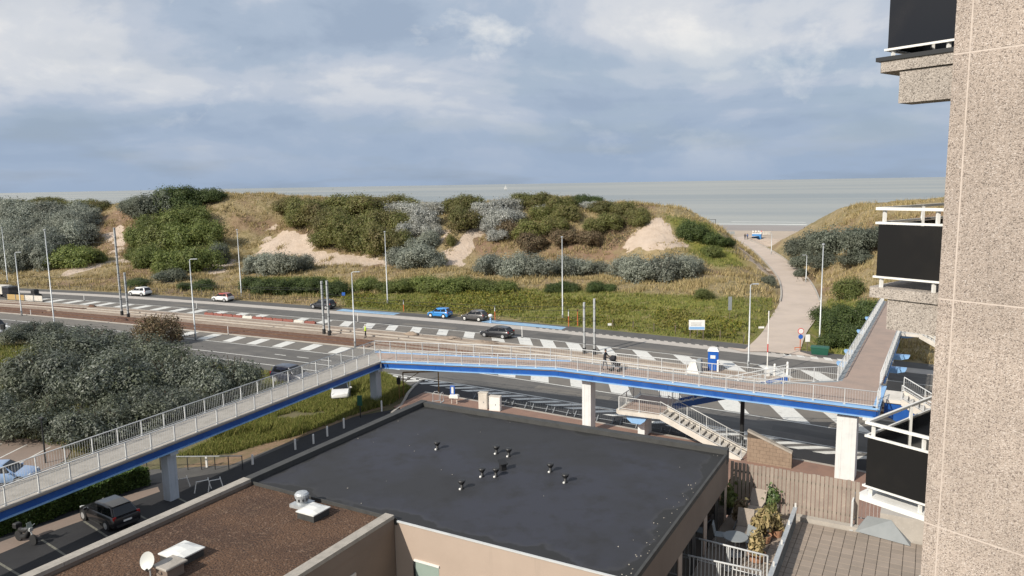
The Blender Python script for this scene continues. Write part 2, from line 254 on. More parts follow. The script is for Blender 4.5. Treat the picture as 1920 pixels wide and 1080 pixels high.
# ------------------------------------------------------------------ mesh helpers
col = sc.collection
def link(o): col.objects.link(o); return o
def tag(o, label=None, cat=None, group=None, kind=None):
    if label: o['label'] = label
    if cat: o['category'] = cat
    if group: o['group'] = group
    if kind: o['kind'] = kind
    return o
def thing(name, loc, label, cat, group=None, rz=0.0):
    o = bpy.data.objects.new(name, None); link(o); o.empty_display_size = .3
    o.location = tuple(float(v) for v in loc); o.rotation_euler = (0, 0, rz)
    return tag(o, label, cat, group)
class MB:
    def __init__(s): s.v = []; s.f = []; s.m = []
    def add(s, v, f, mi=0):
        b = len(s.v); s.v += [tuple(float(c) for c in p) for p in v]; s.f += [tuple(b+i for i in q) for q in f]; s.m += [mi]*len(f); return s
    def box(s, c, size, rz=0.0, mi=0, bev=0.0):
        hx, hy, hz_ = size[0]/2, size[1]/2, size[2]/2; cs, sn = math.cos(rz), math.sin(rz)
        if bev:
            pts = []; b = bev
            for z, k in ((-hz_, 0), (hz_-b, 0), (hz_, b)):
                for x, y in ((-hx+k, -hy+k), (hx-k, -hy+k), (hx-k, hy-k), (-hx+k, hy-k)): pts.append((x, y, z))
            fs = [(3, 2, 1, 0), (8, 9, 10, 11)] + [(r*4+i, r*4+(i+1) % 4, r*4+4+(i+1) % 4, r*4+4+i) for r in (0, 1) for i in range(4)]
        else:
            pts = [(x, y, z) for z in (-hz_, hz_) for x, y in ((-hx, -hy), (hx, -hy), (hx, hy), (-hx, hy))]
            fs = [(3, 2, 1, 0), (4, 5, 6, 7)] + [(i, (i+1) % 4, 4+(i+1) % 4, 4+i) for i in range(4)]
        return s.add([(c[0]+x*cs-y*sn, c[1]+x*sn+y*cs, c[2]+z) for x, y, z in pts], fs, mi)
    def prism(s, poly, z0, z1, mi=0):
        n = len(poly); zz0 = z0 if hasattr(z0, '__len__') else [z0]*n; zz1 = z1 if hasattr(z1, '__len__') else [z1]*n
        a = sum(poly[i][0]*poly[(i+1) % n][1]-poly[(i+1) % n][0]*poly[i][1] for i in range(n))
        idx = list(range(n)) if a > 0 else list(range(n-1, -1, -1))
        v = [(poly[i][0], poly[i][1], zz0[i]) for i in idx] + [(poly[i][0], poly[i][1], zz1[i]) for i in idx]
        return s.add(v, [tuple(range(n-1, -1, -1)), tuple(range(n, 2*n))] + [(i, (i+1) % n, n+(i+1) % n, n+i) for i in range(n)], mi)
    def beam(s, a, b, w, h, mi=0, up=(0, 0, 1)):
        a, b = Vector(a), Vector(b); d = (b-a).normalized(); u = Vector(up)
        x = d.cross(u)
        if x.length < 1e-4: x = d.cross(Vector((1, 0, 0)))
        x.normalize(); y = x.cross(d).normalized()
        v = [p+x*(i*w/2)+y*(j*h/2) for p in (a, b) for i, j in ((-1, -1), (1, -1), (1, 1), (-1, 1))]
        return s.add(v, [(3, 2, 1, 0), (4, 5, 6, 7)] + [(i, (i+1) % 4, 4+(i+1) % 4, 4+i) for i in range(4)], mi)
    def tube(s, path, r, n=8, mi=0, cap=True):
        pts = [Vector(p) for p in path]; rs = r if hasattr(r, '__len__') else [r]*len(pts); rings = []
        for i, p in enumerate(pts):
            d = (pts[min(i+1, len(pts)-1)]-pts[max(i-1, 0)]).normalized()
            x = d.cross(Vector((0, 0, 1)))
            if x.length < 1e-3: x = Vector((1, 0, 0))
            x.normalize(); y = d.cross(x).normalized()
            rings.append([p + x*(rs[i]*math.cos(2*math.pi*k/n)) + y*(rs[i]*math.sin(2*math.pi*k/n)) for k in range(n)])
        f = [(i*n+k, i*n+(k+1) % n, (i+1)*n+(k+1) % n, (i+1)*n+k) for i in range(len(pts)-1) for k in range(n)]
        if cap: f += [tuple(range(n-1, -1, -1)), tuple(range((len(pts)-1)*n, len(pts)*n))]
        return s.add([q for r_ in rings for q in r_], f, mi)
    def lathe(s, prof, c=(0, 0, 0), n=16, mi=0, axis='z'):
        v = []
        for r, z in prof:
            for k in range(n):
                a = 2*math.pi*k/n; p = (r*math.cos(a), r*math.sin(a), z)
                if axis == 'y': p = (p[0], p[2], p[1])
                v.append((c[0]+p[0], c[1]+p[1], c[2]+p[2]))
        f = [(i*n+k, i*n+(k+1) % n, (i+1)*n+(k+1) % n, (i+1)*n+k) for i in range(len(prof)-1) for k in range(n)]
        f += [tuple(range(n-1, -1, -1)), tuple(range((len(prof)-1)*n, len(prof)*n))]
        if axis == 'y': f = [q[::-1] for q in f]
        return s.add(v, f, mi)
    def build(s, name, m, parent=None, world=False, smooth=False):
        v = s.v
        if world and parent is not None:
            inv = parent.matrix_basis.inverted() if parent.parent is None else (parent.parent.matrix_basis @ parent.matrix_basis).inverted()
            v = [tuple(inv @ Vector(p)) for p in v]
        me = bpy.data.meshes.new(name); me.from_pydata(v, [], s.f)
        for mm in (m if isinstance(m, (list, tuple)) else [m]): me.materials.append(mm)
        if isinstance(m, (list, tuple)): me.polygons.foreach_set('material_index', s.m)
        if smooth: me.polygons.foreach_set('use_smooth', [True]*len(me.polygons))
        me.update()
        o = bpy.data.objects.new(name, me); link(o)
        if parent is not None: o.parent = parent
        return o
def copy_tree(o, parent=None):
    c = o.copy(); link(c); c.parent = parent
    for ch in o.children: copy_tree(ch, c)
    return c
def struct(o): o['kind'] = 'structure'; return o
def sheet_px(name, px, z, m, parent=None):
    pts = [W(x, y, 0) for x, y in px]; b = MB(); n = len(pts)
    a = sum(pts[i][0]*pts[(i+1) % n][1]-pts[(i+1) % n][0]*pts[i][1] for i in range(n))
    if a < 0: pts = pts[::-1]
    b.add([(p[0], p[1], z) for p in pts], [tuple(range(n))]); return b.build(name, m, parent)
def strip(b, l0, l1, s0, s1, z, step=2.5, mi=0):
    n = max(1, int(abs(l1-l0)/step)); ls = np.linspace(l0, l1, n+1); v = []; f = []
    for i, l in enumerate(ls):
        a = s0(l) if callable(s0) else s0; c = s1(l) if callable(s1) else s1
        v += [RP(l, a, z), RP(l, c, z)]
        if i: f.append((2*i-2, 2*i, 2*i+1, 2*i-1))
    return b.add(v, f, mi)
def raised(b, l0, l1, s0, s1, z, step=2.5):
    n = max(1, int(abs(l1-l0)/step)); ls = np.linspace(l0, l1, n+1); v = []; f = []
    for i, l in enumerate(ls):
        v += [RP(l, s0, -.01), RP(l, s0, z), RP(l, s1, z), RP(l, s1, -.01)]
        if i:
            for k in range(3): f.append((4*i-4+k, 4*i+k, 4*i+k+1, 4*i-4+k+1))
    f += [(0, 1, 2, 3), (4*n+3, 4*n+2, 4*n+1, 4*n)]
    return b.add(v, f)

# ------------------------------------------------------------------ terrain
SKY = np.array([(-400, 390), (0, 387), (100, 385), (200, 388), (300, 374), (380, 366), (430, 367), (520, 368), (600, 372), (700, 373), (780, 386), (830, 390), (870, 378),
  (950, 379), (1000, 372), (1060, 375), (1120, 380), (1180, 388), (1230, 393), (1270, 398), (1300, 408), (1340, 428), (1390, 440), (1440, 430), (1480, 406), (1520, 394), (1600, 385), (1660, 380), (1800, 372), (2300, 365)], float)
def foot(l): return np.interp(l, [-100, -10, 40, 80, 100, 122, 150, 220], [26, 31, 41, 45, 42, 35, 34, 34])
def CRW(l): return np.interp(l, [129, 137], [38.0, 60.0])
_lt = np.arange(-160, 300, 2.0); _hr = []
for l in _lt:
    p = RP(l, foot(l)+CRW(l)); a, b_ = 0.0, 19.5
    for _ in range(30):
        z = (a+b_)/2; q = proj((p[0], p[1], z))
        if q[1] > np.interp(q[0], SKY[:, 0], SKY[:, 1]): a = z
        else: b_ = z
    _hr.append(z)
_hr = np.array(_hr)
PATH = [(1450, 660, 0), (1478, 625, .05), (1502, 590, .2), (1503, 560, .4), (1485, 525, .9), (1462, 498, 1.4), (1437, 476, 1.9), (1412, 460, 2.3), (1389, 447, 2.6)]
path_pts = np.array([W(*p) for p in PATH])
path_end = path_pts[-1] + np.array([RM[0]*30+3, RM[1]*30, -1.4])
path_ext = np.vstack([path_pts, path_end])
_h = np.random.RandomState(5)
_nz = [(_h.rand()*6.28, _h.rand()*6.28, f, _h.rand()*6.28) for f in (.045, .06, .09, .13, .19, .27, .38, .55) for _ in range(3)]
def fnoise(x, y):
    r = 0
    for a, b_, f, ph in _nz: r = r + np.sin(f*(x*math.cos(a)+y*math.sin(a))*1.6+ph+1.3*np.sin(f*.7*(x*math.sin(b_)-y*math.cos(b_))+a))*(.045/f)**.75
    return r/3
def path_dist(x, y):
    best = np.full(np.shape(x), 1e9); zz_ = np.zeros(np.shape(x))
    for a, b_ in zip(path_ext[:-1], path_ext[1:]):
        d = b_-a; L2 = d[0]**2+d[1]**2; t = np.clip(((x-a[0])*d[0]+(y-a[1])*d[1])/L2, 0, 1)
        q = np.hypot(x-a[0]-t*d[0], y-a[1]-t*d[1]); k = q < best
        best = np.where(k, q, best); zz_ = np.where(k, a[2]+t*d[2], zz_)
    return best, zz_
def sstep(x, a, b_): t = np.clip((x-a)/(b_-a), 0, 1); return t*t*(3-2*t)
def H(x, y):
    x = np.asarray(x, float); y = np.asarray(y, float); l, s = LS(np.stack([x, y], -1)); fo = foot(l); hr = np.interp(l, _lt, _hr)
    nz = fnoise(x, y); cr = CRW(l)
    lo = 2.4*sstep(s, 7, fo)+ .25*nz*sstep(s, 8, 25)
    up = (hr-2.4)*(0.25*np.clip((s-fo)/cr, 0, 1)+.75*sstep(s, fo-2, fo+cr)) + 1.5*nz*sstep(s, fo-4, fo+12)*(1-.75*sstep(s, fo+cr-14, fo+cr-3))
    dn = 1-sstep(s, fo+cr+4, fo+cr+34)
    z = lo + up*dn
    d, pz = path_dist(x, y)
    cap = pz - .06 + np.clip(d-3.2, 0, None)*np.where(s > 60, .85, .5) + np.clip(d-9, 0, None)*.3
    k = 1.2; z = -np.log(np.exp(-np.clip(z, -5, 30)/k*1.0)+np.exp(-np.clip(cap, -5, 40)/k))*k   # soft min
    z = np.where(d < 3.3, pz-.08, z)
    return z*sstep(s, 4.5, 9)+.0
def Hf(x, y): return float(H(x, y))
def hit(px, py, t0=95, t1=330):
    r = ray(px, py); r = r/math.hypot(r[0], r[1]); ts = np.arange(t0, t1, .5)
    X = r[0]*ts; Y = r[1]*ts; Zr = CAMZ+r[2]*ts; l, s = LS(np.stack([X, Y], -1)); Z = H(X, Y); Z = np.where(s < 5, 0, Z)
    k = np.where(Zr <= Z)[0]
    if len(k) == 0: return None
    i = k[0]; return np.array([X[i], Y[i], Z[i]])
def inpoly(px, py, poly):
    r = np.zeros(np.shape(px), bool); n = len(poly)
    for i in range(n):
        x1, y1 = poly[i]; x2, y2 = poly[(i+1) % n]
        c = ((y1 > py) != (y2 > py)) & (px < (x2-x1)*(py-y1)/(y2-y1+1e-9)+x1); r ^= c
    return r
def projv(X, Y, Z):
    P = np.stack([X, Y, Z-CAMZ], -1); z = P @ _F; return 960+FPX*(P @ _R)/z, 540-FPX*(P @ _U)/z
SAND = [[(472, 478), (500, 448), (528, 432), (556, 434), (578, 442), (588, 468), (640, 476), (690, 482), (738, 488), (742, 498), (590, 498), (562, 480)],
 [(824, 499), (852, 466), (868, 440), (885, 426), (906, 430), (896, 452), (880, 472), (874, 498)], [(820, 470), (822, 440), (828, 424), (838, 428), (833, 470), (838, 480)],
 [(1165, 468), (1182, 446), (1205, 425), (1222, 402), (1262, 418), (1262, 440), (1290, 466)],
 [(192, 445), (214, 432), (222, 412), (211, 396), (226, 398), (234, 425), (236, 458), (214, 482), (203, 480), (216, 460)],
 [(376, 512), (395, 492), (438, 486), (436, 500), (408, 516)], [(498, 432), (508, 416), (522, 412), (514, 430)],
 [(90, 522), (160, 494), (240, 486), (270, 492), (200, 496), (130, 520)],
 [(1375, 452), (1395, 470), (1440, 505), (1465, 530), (1440, 520), (1405, 490)], [(1410, 462), (1460, 490), (1500, 520), (1535, 570), (1515, 545), (1470, 508), (1420, 475)], [(1550, 590), (1610, 578), (1640, 590), (1570, 602)]]
GREENP = [[(640, 555), (960, 540), (1300, 555), (1450, 560), (1440, 640), (1380, 645), (1150, 625), (900, 590), (650, 582)], [(1500, 600), (1560, 560), (1700, 570), (1640, 680), (1480, 660)], [(470, 520), (640, 520), (640, 560), (470, 550)], [(1240, 400), (1330, 420), (1400, 500), (1330, 500), (1290, 470), (1270, 430)]]
BROWNP = [[(1040, 440), (1165, 420), (1210, 430), (1160, 490), (1060, 490)], [(430, 400), (700, 440), (760, 470), (640, 475), (590, 465), (540, 428), (480, 445)], [(180, 400), (260, 400), (260, 480), (180, 480)], [(860, 440), (960, 430), (960, 480), (890, 480)]]
l_ = np.arange(-150, 262, .85); s_ = np.concatenate([np.arange(4.6, 88, .8), np.arange(88.8, 142, 1.4)])
Lg, Sg = np.meshgrid(l_, s_); bx = P0[0]+RW[0]*Lg+RM[0]*(croad(Lg)+Sg); by = P0[1]+RW[1]*Lg+RM[1]*(croad(Lg)+Sg)
bz = H(bx, by)
_f2 = np.random.RandomState(9).rand(*bz.shape)
bz2 = bz + (_f2-.5)*.22*sstep(Sg, 8, 20)*(path_dist(bx, by)[0] > 5)
nr, nc = bz.shape; idx = np.arange(nr*nc).reshape(nr, nc)
quads = np.stack([idx[:-1, :-1], idx[:-1, 1:], idx[1:, 1:], idx[1:, :-1]], -1).reshape(-1, 4)
def np_mesh(name, verts, faces, m, parent=None, smooth=False):
    me = bpy.data.meshes.new(name); verts = np.asarray(verts, np.float32); faces = np.asarray(faces, np.int32); k = faces.shape[1]
    me.vertices.add(len(verts)); me.vertices.foreach_set('co', verts.ravel()); me.loops.add(faces.size); me.loops.foreach_set('vertex_index', faces.ravel())
    me.polygons.add(len(faces)); me.polygons.foreach_set('loop_start', np.arange(0, faces.size, k, dtype=np.int32)); me.polygons.foreach_set('loop_total', np.full(len(faces), k, np.int32))
    if smooth: me.polygons.foreach_set('use_smooth', np.ones(len(faces), bool))
    me.materials.append(m); me.update(); me.validate()
    o = bpy.data.objects.new(name, me); link(o)
    if parent is not None: o.parent = parent
    return o
pxg, pyg = projv(bx, by, bz)
jx = pxg + 7*np.sin(bx*.9+by*.5)+5*np.sin(bx*2.1-by*1.3); jy = pyg + 3*np.sin(bx*1.3-by*.8)+2*np.sin(bx*2.7+by*1.9)
front = Sg < foot(Lg)+CRW(Lg)+6
wS = np.zeros(bz.shape); wG = np.zeros(bz.shape); wB = np.zeros(bz.shape)
for p in SAND: wS[inpoly(jx, jy, p) & front] = 1
for p in GREENP: wG[inpoly(jx, jy, p) & front] = 1
for p in BROWNP: wB[inpoly(jx, jy, p) & front] = 1
wS[Sg > foot(Lg)+CRW(Lg)+32] = 1
def blur(a):
    p = np.pad(a, 1, mode='edge'); return (p[1:-1, 1:-1]*2+p[:-2, 1:-1]+p[2:, 1:-1]+p[1:-1, :-2]+p[1:-1, 2:])/6
wS = blur(wS); wG = blur(blur(blur(blur(wG)))); wB = blur(blur(blur(wB)))
def dune_material():
    m = bpy.data.materials.new('dune_ground'); m.use_nodes = True; t = m.node_tree; n = t.nodes; l = t.links; p = n['Principled BSDF']; p.inputs['Roughness'].default_value = .95
    g = n.new('ShaderNodeNewGeometry'); at = n.new('ShaderNodeAttribute'); at.attribute_name = 'cover'; sp = n.new('ShaderNodeSeparateColor'); l.new(at.outputs['Color'], sp.inputs[0])
    def nz(s, d=5):
        x = n.new('ShaderNodeTexNoise'); x.inputs['Scale'].default_value = s; x.inputs['Detail'].default_value = d; x.inputs['Roughness'].default_value = .65; l.new(g.outputs['Position'], x.inputs['Vector']); return x.outputs[0]
    def mr(src, a, b_, c=0, d=1):
        x = n.new('ShaderNodeMapRange'); x.inputs[1].default_value = a; x.inputs[2].default_value = b_; x.inputs[3].default_value = c; x.inputs[4].default_value = d; l.new(src, x.inputs[0]); return x.outputs[0]
    def mix(f, a, b_):
        x = n.new('ShaderNodeMix'); x.data_type = 'RGBA'; l.new(f, x.inputs[0])
        for i, v in ((6, a), (7, b_)):
            if isinstance(v, tuple): x.inputs[i].default_value = (*v, 1)
            else: l.new(v, x.inputs[i])
        return x.outputs[2]
    def ma(op, a, b_):
        x = n.new('ShaderNodeMath'); x.operation = op; x.use_clamp = True
        for i, v in enumerate((a, b_)):
            if isinstance(v, float): x.inputs[i].default_value = v
            else: l.new(v, x.inputs[i])
        return x.outputs[0]
    straw = mix(mr(nz(.12), .38, .62), (.27, .205, .105), (.19, .155, .07))
    straw = mix(mr(nz(.9), .45, .7), straw, (.34, .265, .155)); straw = mix(mr(nz(.05), .5, .62), straw, (.215, .14, .085))
    green = mix(mr(nz(.5), .4, .65), (.13, .145, .024), (.205, .19, .038))
    brown = mix(mr(nz(.8), .4, .65), (.23, .145, .095), (.17, .115, .065))
    sand = mix(mr(nz(.5), .4, .68), (.52, .42, .335), (.44, .345, .265))
    c = mix(ma('MULTIPLY', sp.outputs[2], mr(nz(.6), .3, .5)), straw, brown)
    c = mix(ma('MULTIPLY', sp.outputs[1], mr(nz(.4), .28, .48)), c, green)
    sm = mr(ma('ADD', ma('MULTIPLY', sp.outputs[0], .75), ma('MULTIPLY', nz(1.2, 6), .5)), .58, .66)
    c = mix(ma('MULTIPLY', sm, mr(sp.outputs[0], .05, .3)), c, sand); l.new(c, p.inputs['Base Color'])
    b = n.new('ShaderNodeBump'); b.inputs['Strength'].default_value = .9; b.inputs['Distance'].default_value = .35; l.new(nz(1.6, 7), b.inputs['Height']); l.new(b.outputs[0], p.inputs['Normal'])
    return m
dunes = np_mesh('dunes', np.stack([bx, by, bz2], -1).reshape(-1, 3), quads, dune_material(), smooth=True); struct(dunes)
ca = dunes.data.attributes.new('cover', 'FLOAT_COLOR', 'POINT')
ca.data.foreach_set('color', np.stack([wS, wG, wB, np.ones_like(wS)], -1).astype(np.float32).ravel())

# ground, beach, sea
b = MB(); b.add([(-900, -250, -.03), (900, -250, -.03), RP(500, 4.9, -.03), *[RP(l, 4.9, -.03) for l in range(480, -400, -10)], RP(-400, 4.9, -.03)], [tuple(range(3+88+1))])
struct(b.build('ground', ground_m))
b = MB(); v = []; f = []
for i, l in enumerate(range(-700, 1100, 60)):
    for s, z in ((98, .9), (150, .85), (205, .3), (235, -.2), (300, -1.5)):
        p = P0+RW*l+RM*s; v.append((p[0], p[1], z))
    if i: f += [(5*i-5+k, 5*i+k, 5*i+k+1, 5*i-5+k+1) for k in range(4)]
mi = [0 if (q % 4) < 2 else 1 for q in range(len(f))]
b.add(v, f); b.m = mi; beach = struct(b.build('beach', [beach_m, wet_sand]))
def sea_material():
    m = bpy.data.materials.new('sea_water'); m.use_nodes = True; t = m.node_tree; n = t.nodes; l = t.links; p = n['Principled BSDF']
    g = n.new('ShaderNodeNewGeometry'); mp = n.new('ShaderNodeMapping'); mp.inputs['Rotation'].default_value = (0, 0, R(-26)*-1); l.new(g.outputs['Position'], mp.inputs[0]); mp.vector_type = 'POINT'
    sc_ = n.new('ShaderNodeMapping'); sc_.inputs['Scale'].default_value = (.0006, .006, 1); l.new(mp.outputs[0], sc_.inputs[0])
    x = n.new('ShaderNodeTexNoise'); x.inputs['Scale'].default_value = 1.0; x.inputs['Detail'].default_value = 6; l.new(sc_.outputs[0], x.inputs['Vector'])
    r = n.new('ShaderNodeValToRGB'); e = r.color_ramp.elements; e[0].position = .38; e[0].color = (.22, .24, .225, 1); e[1].position = .66; e[1].color = (.37, .36, .30, 1); l.new(x.outputs[0], r.inputs[0])
    l.new(r.outputs[0], p.inputs['Base Color']); p.inputs['Roughness'].default_value = .32; p.inputs['Specular IOR Level'].default_value = .35
    w1 = n.new('ShaderNodeTexNoise'); w1.inputs['Scale'].default_value = .35; w1.inputs['Detail'].default_value = 6; l.new(g.outputs['Position'], w1.inputs['Vector'])
    bp = n.new('ShaderNodeBump'); bp.inputs['Strength'].default_value = .5; bp.inputs['Distance'].default_value = .5; l.new(w1.outputs[0], bp.inputs['Height']); l.new(bp.outputs[0], p.inputs['Normal'])
    return m
b = MB(); v = []
for l, s in ((-9000, 225), (9000, 225), (9000, 8300), (-9000, 8300)): p = P0+RW*l+RM*s; v.append((p[0], p[1], -.6))
b.add(v, [(0, 1, 2, 3)]); sea = struct(b.build('sea', sea_material()))
rng = random.Random(3)
for s0, w0 in ((236, 2.2), (246, .9), (262, 1.3), (281, .7)):
    b = MB(); l = -300
    while l < 500:
        ln = rng.uniform(18, 70); n = 10; v = []
        for i in range(n+1):
            q = P0+RW*(l+ln*i/n)+RM*(s0+rng.uniform(-.8, .8)); ww = w0*math.sin(math.pi*(i+.15)/(n+.3))
            for k, hgt_ in ((0, 0), (.5, .22), (1, 0)): v.append((q[0]+RM[0]*ww*k, q[1]+RM[1]*ww*k, -.59+hgt_*w0/3))
        b.add(v, [(3*i+k, 3*i+3+k, 3*i+4+k, 3*i+1+k) for i in range(n) for k in (0, 1)])
        l += ln + rng.uniform(2, 40)*(1 if s0 == 236 else 2.4)
    o = b.build('surf_foam', foam, sea)
    o['kind'] = 'stuff'

dirt_m = mat('bare_dirt', (.25, .165, .105), .95, noise=[(1.5, (.19, .14, .075), .42, .62), (6, (.13, .12, .05), .56, .7)], bump=(5, .6, .08))
# ------------------------------------------------------------------ roads
b = MB(); strip(b, -150, 260, 4.95, -31.5, .0); road = struct(b.build('road', asphalt))
b = MB(); strip(b, -150, 260, 2.2, .0, .006); struct(b.build('cycle_path', concrete_path))
b = MB(); strip(b, -150, 260, 4.95, 2.25, .004); layby = struct(b.build('parking_lane', asphalt_side))
for x0, x1 in ((634, 742), (905, 1056)):
    b = MB(); strip(b, l_at(x0, 3), l_at(x1, 3), 4.2, 2.4, .009); b.build('blue_marking', blue_paint, layby)
hs = -8.4
b = MB(); strip(b, -150, 260, -4.4, hs, .005); strip(b, -150, 175, -18.6, -22.3, .005); hatch = struct(b.build('hatched_strip', hatch_m))
def para(l, s0, s1, wd, skew, z=.011, m=paint, parent=None, name='road_marking'):
    b = MB(); b.add([RP(l, s0, z), RP(l+wd, s0, z), RP(l+wd+skew, s1, z), RP(l+skew, s1, z)], [(3, 2, 1, 0)] if s1 < s0 else [(0, 1, 2, 3)]); return b.build(name, m, parent or road)
for s in (-4.35, -22.45, -27.0): b = MB(); strip(b, -150, 260, s, s-.18, .011); b.build('edge_line', paint, road)
b = MB(); strip(b, -150, l_at(720, -29), -29.5, -29.66, .011); b.build('edge_line', paint, road)
for px in (80, 112, 145, 177, 205, 240, 273, 308, 342, 376): para(l_at(px, -4.8), -4.75, -7.9, 1.7, .2)
for px in (413, 452, 488): para(l_at(px, -4.8), -4.75, -6.4, 1.8, .2)
for px in (565, 608): para(l_at(px, -4.8), -4.75, -7.4, 1.6, .5)
for px in (646, 688, 730, 774, 823, 872): para(l_at(px, -4.6), -4.6, -7.8, 1.6, 1.6)
for px in (920, 970, 1012, 1060, 1118, 1185, 1262, 1340, 1420, 1500): para(l_at(px, -4.6), -4.6, -10.5, 1.9, 3.6)
for px in (358, 401, 446, 490, 537, 588, 640): para(l_at(px, -18.9), -18.9, -22.1, 1.6, .5)
for px in (918, 975, 1045, 1115, 1205, 1310, 1410, 1510): para(l_at(px, -18.5), -15.5, -22.3, 2.1, 3.2)
for px in range(516, 740, 42): para(l_at(px, -25.2), -25.2, -25.38, 1.8, 0)
l0 = l_at(800, -27.3); k = 0
while l0 < 170:
    para(l0, -27.3, -28.9, .95, -2.4); l0 += 1.9
l0 = l_at(1466, 2)
for k in range(8): para(l0+k*1.45, 2.6, 1.3, .8, .35, .012)
for k in range(34): para(l_at(1005, 2.2)+k*1.0, 2.25, 1.75, .5, .2, .012, asphalt)
for k in range(7): para(l_at(700, -27.9)+k*1.15, -27.4, -27.9, .75, .3)
lane = MB(); strip(lane, l_at(790, -30), 240, -28.6, -31.2, .005); struct(lane.build('cycle_lane', asphalt_dark_shade))
_pr = random.Random(8)
for px, s, ln, wd in ((470, -1.2, 6, 1.3), (760, -2.6, 9, 1.1), (1010, -1.0, 5, 1.6), (1180, -2.9, 8, 1.0), (610, -24.0, 7, 1.4), (880, -25.6, 6, 1.1), (1010, -23.6, 8, 1.2), (1240, -25.0, 7, 1.5), (330, -2.0, 8, 1.2), (1450, -24.2, 6, 1.3), (560, -26.6, 9, .9)):
    l0 = l_at(px, s); b = MB(); strip(b, l0, l0+ln, s, s-wd, .0085); b.build('asphalt_patch', asphalt_side if _pr.random() < .6 else hatch_m, road)
for s in (-1.25, -3.05, -23.6, -25.4):
    b = MB(); strip(b, -150, 250, s, s-.42, .0065); b.build('tyre_track', mat('worn_asphalt', (.105, .10, .094), .75, noise=[(.4, (.125, .118, .108), .42, .6), (9, (.14, .13, .12), .5, .75)]), road)
# tram bed
b = MB(); raised(b, -150, 170, -8.8, -18.3, .07); tram = struct(b.build('tram_bed', sand_works))
for s in (-10.6, -14.9, -17.0): b = MB(); raised(b, -150, l_at(700, s) if s < -12 else 40, s, s-1.25, .16 if s > -16 else .2); b.build('track_trench', rust, tram)
for s in (-10.9, -12.35, -15.0, -16.45): b = MB(); raised(b, -150, 172, s, s-.09, .24); b.build('rail', rust if s < -13 else conc, tram)
b = MB(); raised(b, -150, 165, -18.3, -18.6, .1); b.build('kerb', conc, tram)
b = MB(); raised(b, -150, 165, -8.5, -8.8, .1); b.build('kerb', conc, tram)
def mound(name, pos, r, h, m, seed, label, cat):
    rs = np.random.RandomState(seed); b = MB(); v = []; n = 14; f = []
    for i, t in enumerate((1.0, .8, .55, .3, .05)):
        for k in range(n):
            a = 2*math.pi*k/n; q = r*t*(1+.22*rs.randn()*(t > .1)); v.append((q*math.cos(a)*1.7, q*math.sin(a), h*(1-t*t)*(1+.15*rs.randn())))
    f = [(i*n+k, i*n+(k+1) % n, (i+1)*n+(k+1) % n, (i+1)*n+k) for i in range(4) for k in range(n)]+[tuple(range(4*n, 5*n))]
    b.add(v, f); o = b.build(name, m, smooth=True); o.location = pos; o.rotation_euler = (0, 0, math.atan2(RW[1], RW[0])); return tag(o, label, cat)
for i, (px, s, r, h, lab) in enumerate(((1170/4+480, -9.2, .9, .6, 'small heap of dug-out brown soil beside the white hatch blocks'), (840, -9.6, 1.6, .45, 'long low heap of excavated sand beside the tram rails'), (905, -9.7, 1.5, .4, 'second low sand heap behind the moving black car'), (172, -9.2, .7, .5, 'dark soil clod heap on the reddish work strip'), (225, -17.2, 1.3, .7, 'dark earth heap at the foot of the twin masts'), (95, -15.0, .8, .5, 'dug earth heap on the pale sand strip behind the big shrubs'))):
    p = RP(l_at(px, s), s, .06); mound('soil_heap', p, r*.8, h*.65, rust if i in (3, 4) else sand_works, 30+i, lab, 'soil heap')

# beach path
b = MB(); v = []; f = []
wl = [(1392, 1500), (1428, 1512), (1448, 1534), (1464, 1535), (1460, 1516), (1440, 1486), (1419, 1456), (1399, 1426), (1379, 1401)]
pe = []
for (cx_, cy_, cz), (xa, xb) in zip(PATH, wl): pe.append((W(xa, cy_, cz), W(xb, cy_, cz)))
pe = [(RP(LS(pe[0][0])[0]-2.0, 2.2, 0), RP(LS(pe[0][1])[0]+2.0, 2.2, 0))] + pe + [(pe[-1][0]+np.array([13, 27, -1.3]), pe[-1][1]+np.array([14, 26, -1.3]))]
def catmull(P, k=5):
    P = [P[0]]+list(P)+[P[-1]]; out = []
    for i in range(1, len(P)-2):
        for j in range(k):
            t = j/k; p0, p1_, p2_, p3_ = P[i-1], P[i], P[i+1], P[i+2]; out.append(.5*((2*p1_)+(-p0+p2_)*t+(2*p0-5*p1_+4*p2_-p3_)*t*t+(-p0+3*p1_-3*p2_+p3_)*t**3))
    return out+[P[-2]]
pe = pe[:1]+list(zip(catmull([a for a, c in pe[1:]]), catmull([c for a, c in pe[1:]])))
for i, (a, c) in enumerate(pe):
    for t in (0, .5, 1): q = a*(1-t)+c*t; v.append((q[0], q[1], q[2]+.05))
    if i: f += [(3*i-3+k, 3*i-3+k+1, 3*i+k+1, 3*i+k) for k in (0, 1)]
b.add(v, f); bpath = struct(b.build('beach_path', path_m))
for side in (0, 1):
    b = MB()
    for (a0, c0), (a1, c1) in zip(pe[15:-6], pe[16:-5]):
        q0, q1 = (a0, a1) if side == 0 else (c0, c1)
        b.beam((q0[0], q0[1], q0[2]+.05), (q1[0], q1[1], q1[2]+.05), .25, .4)
    b.build('kerb', conc, bpath)

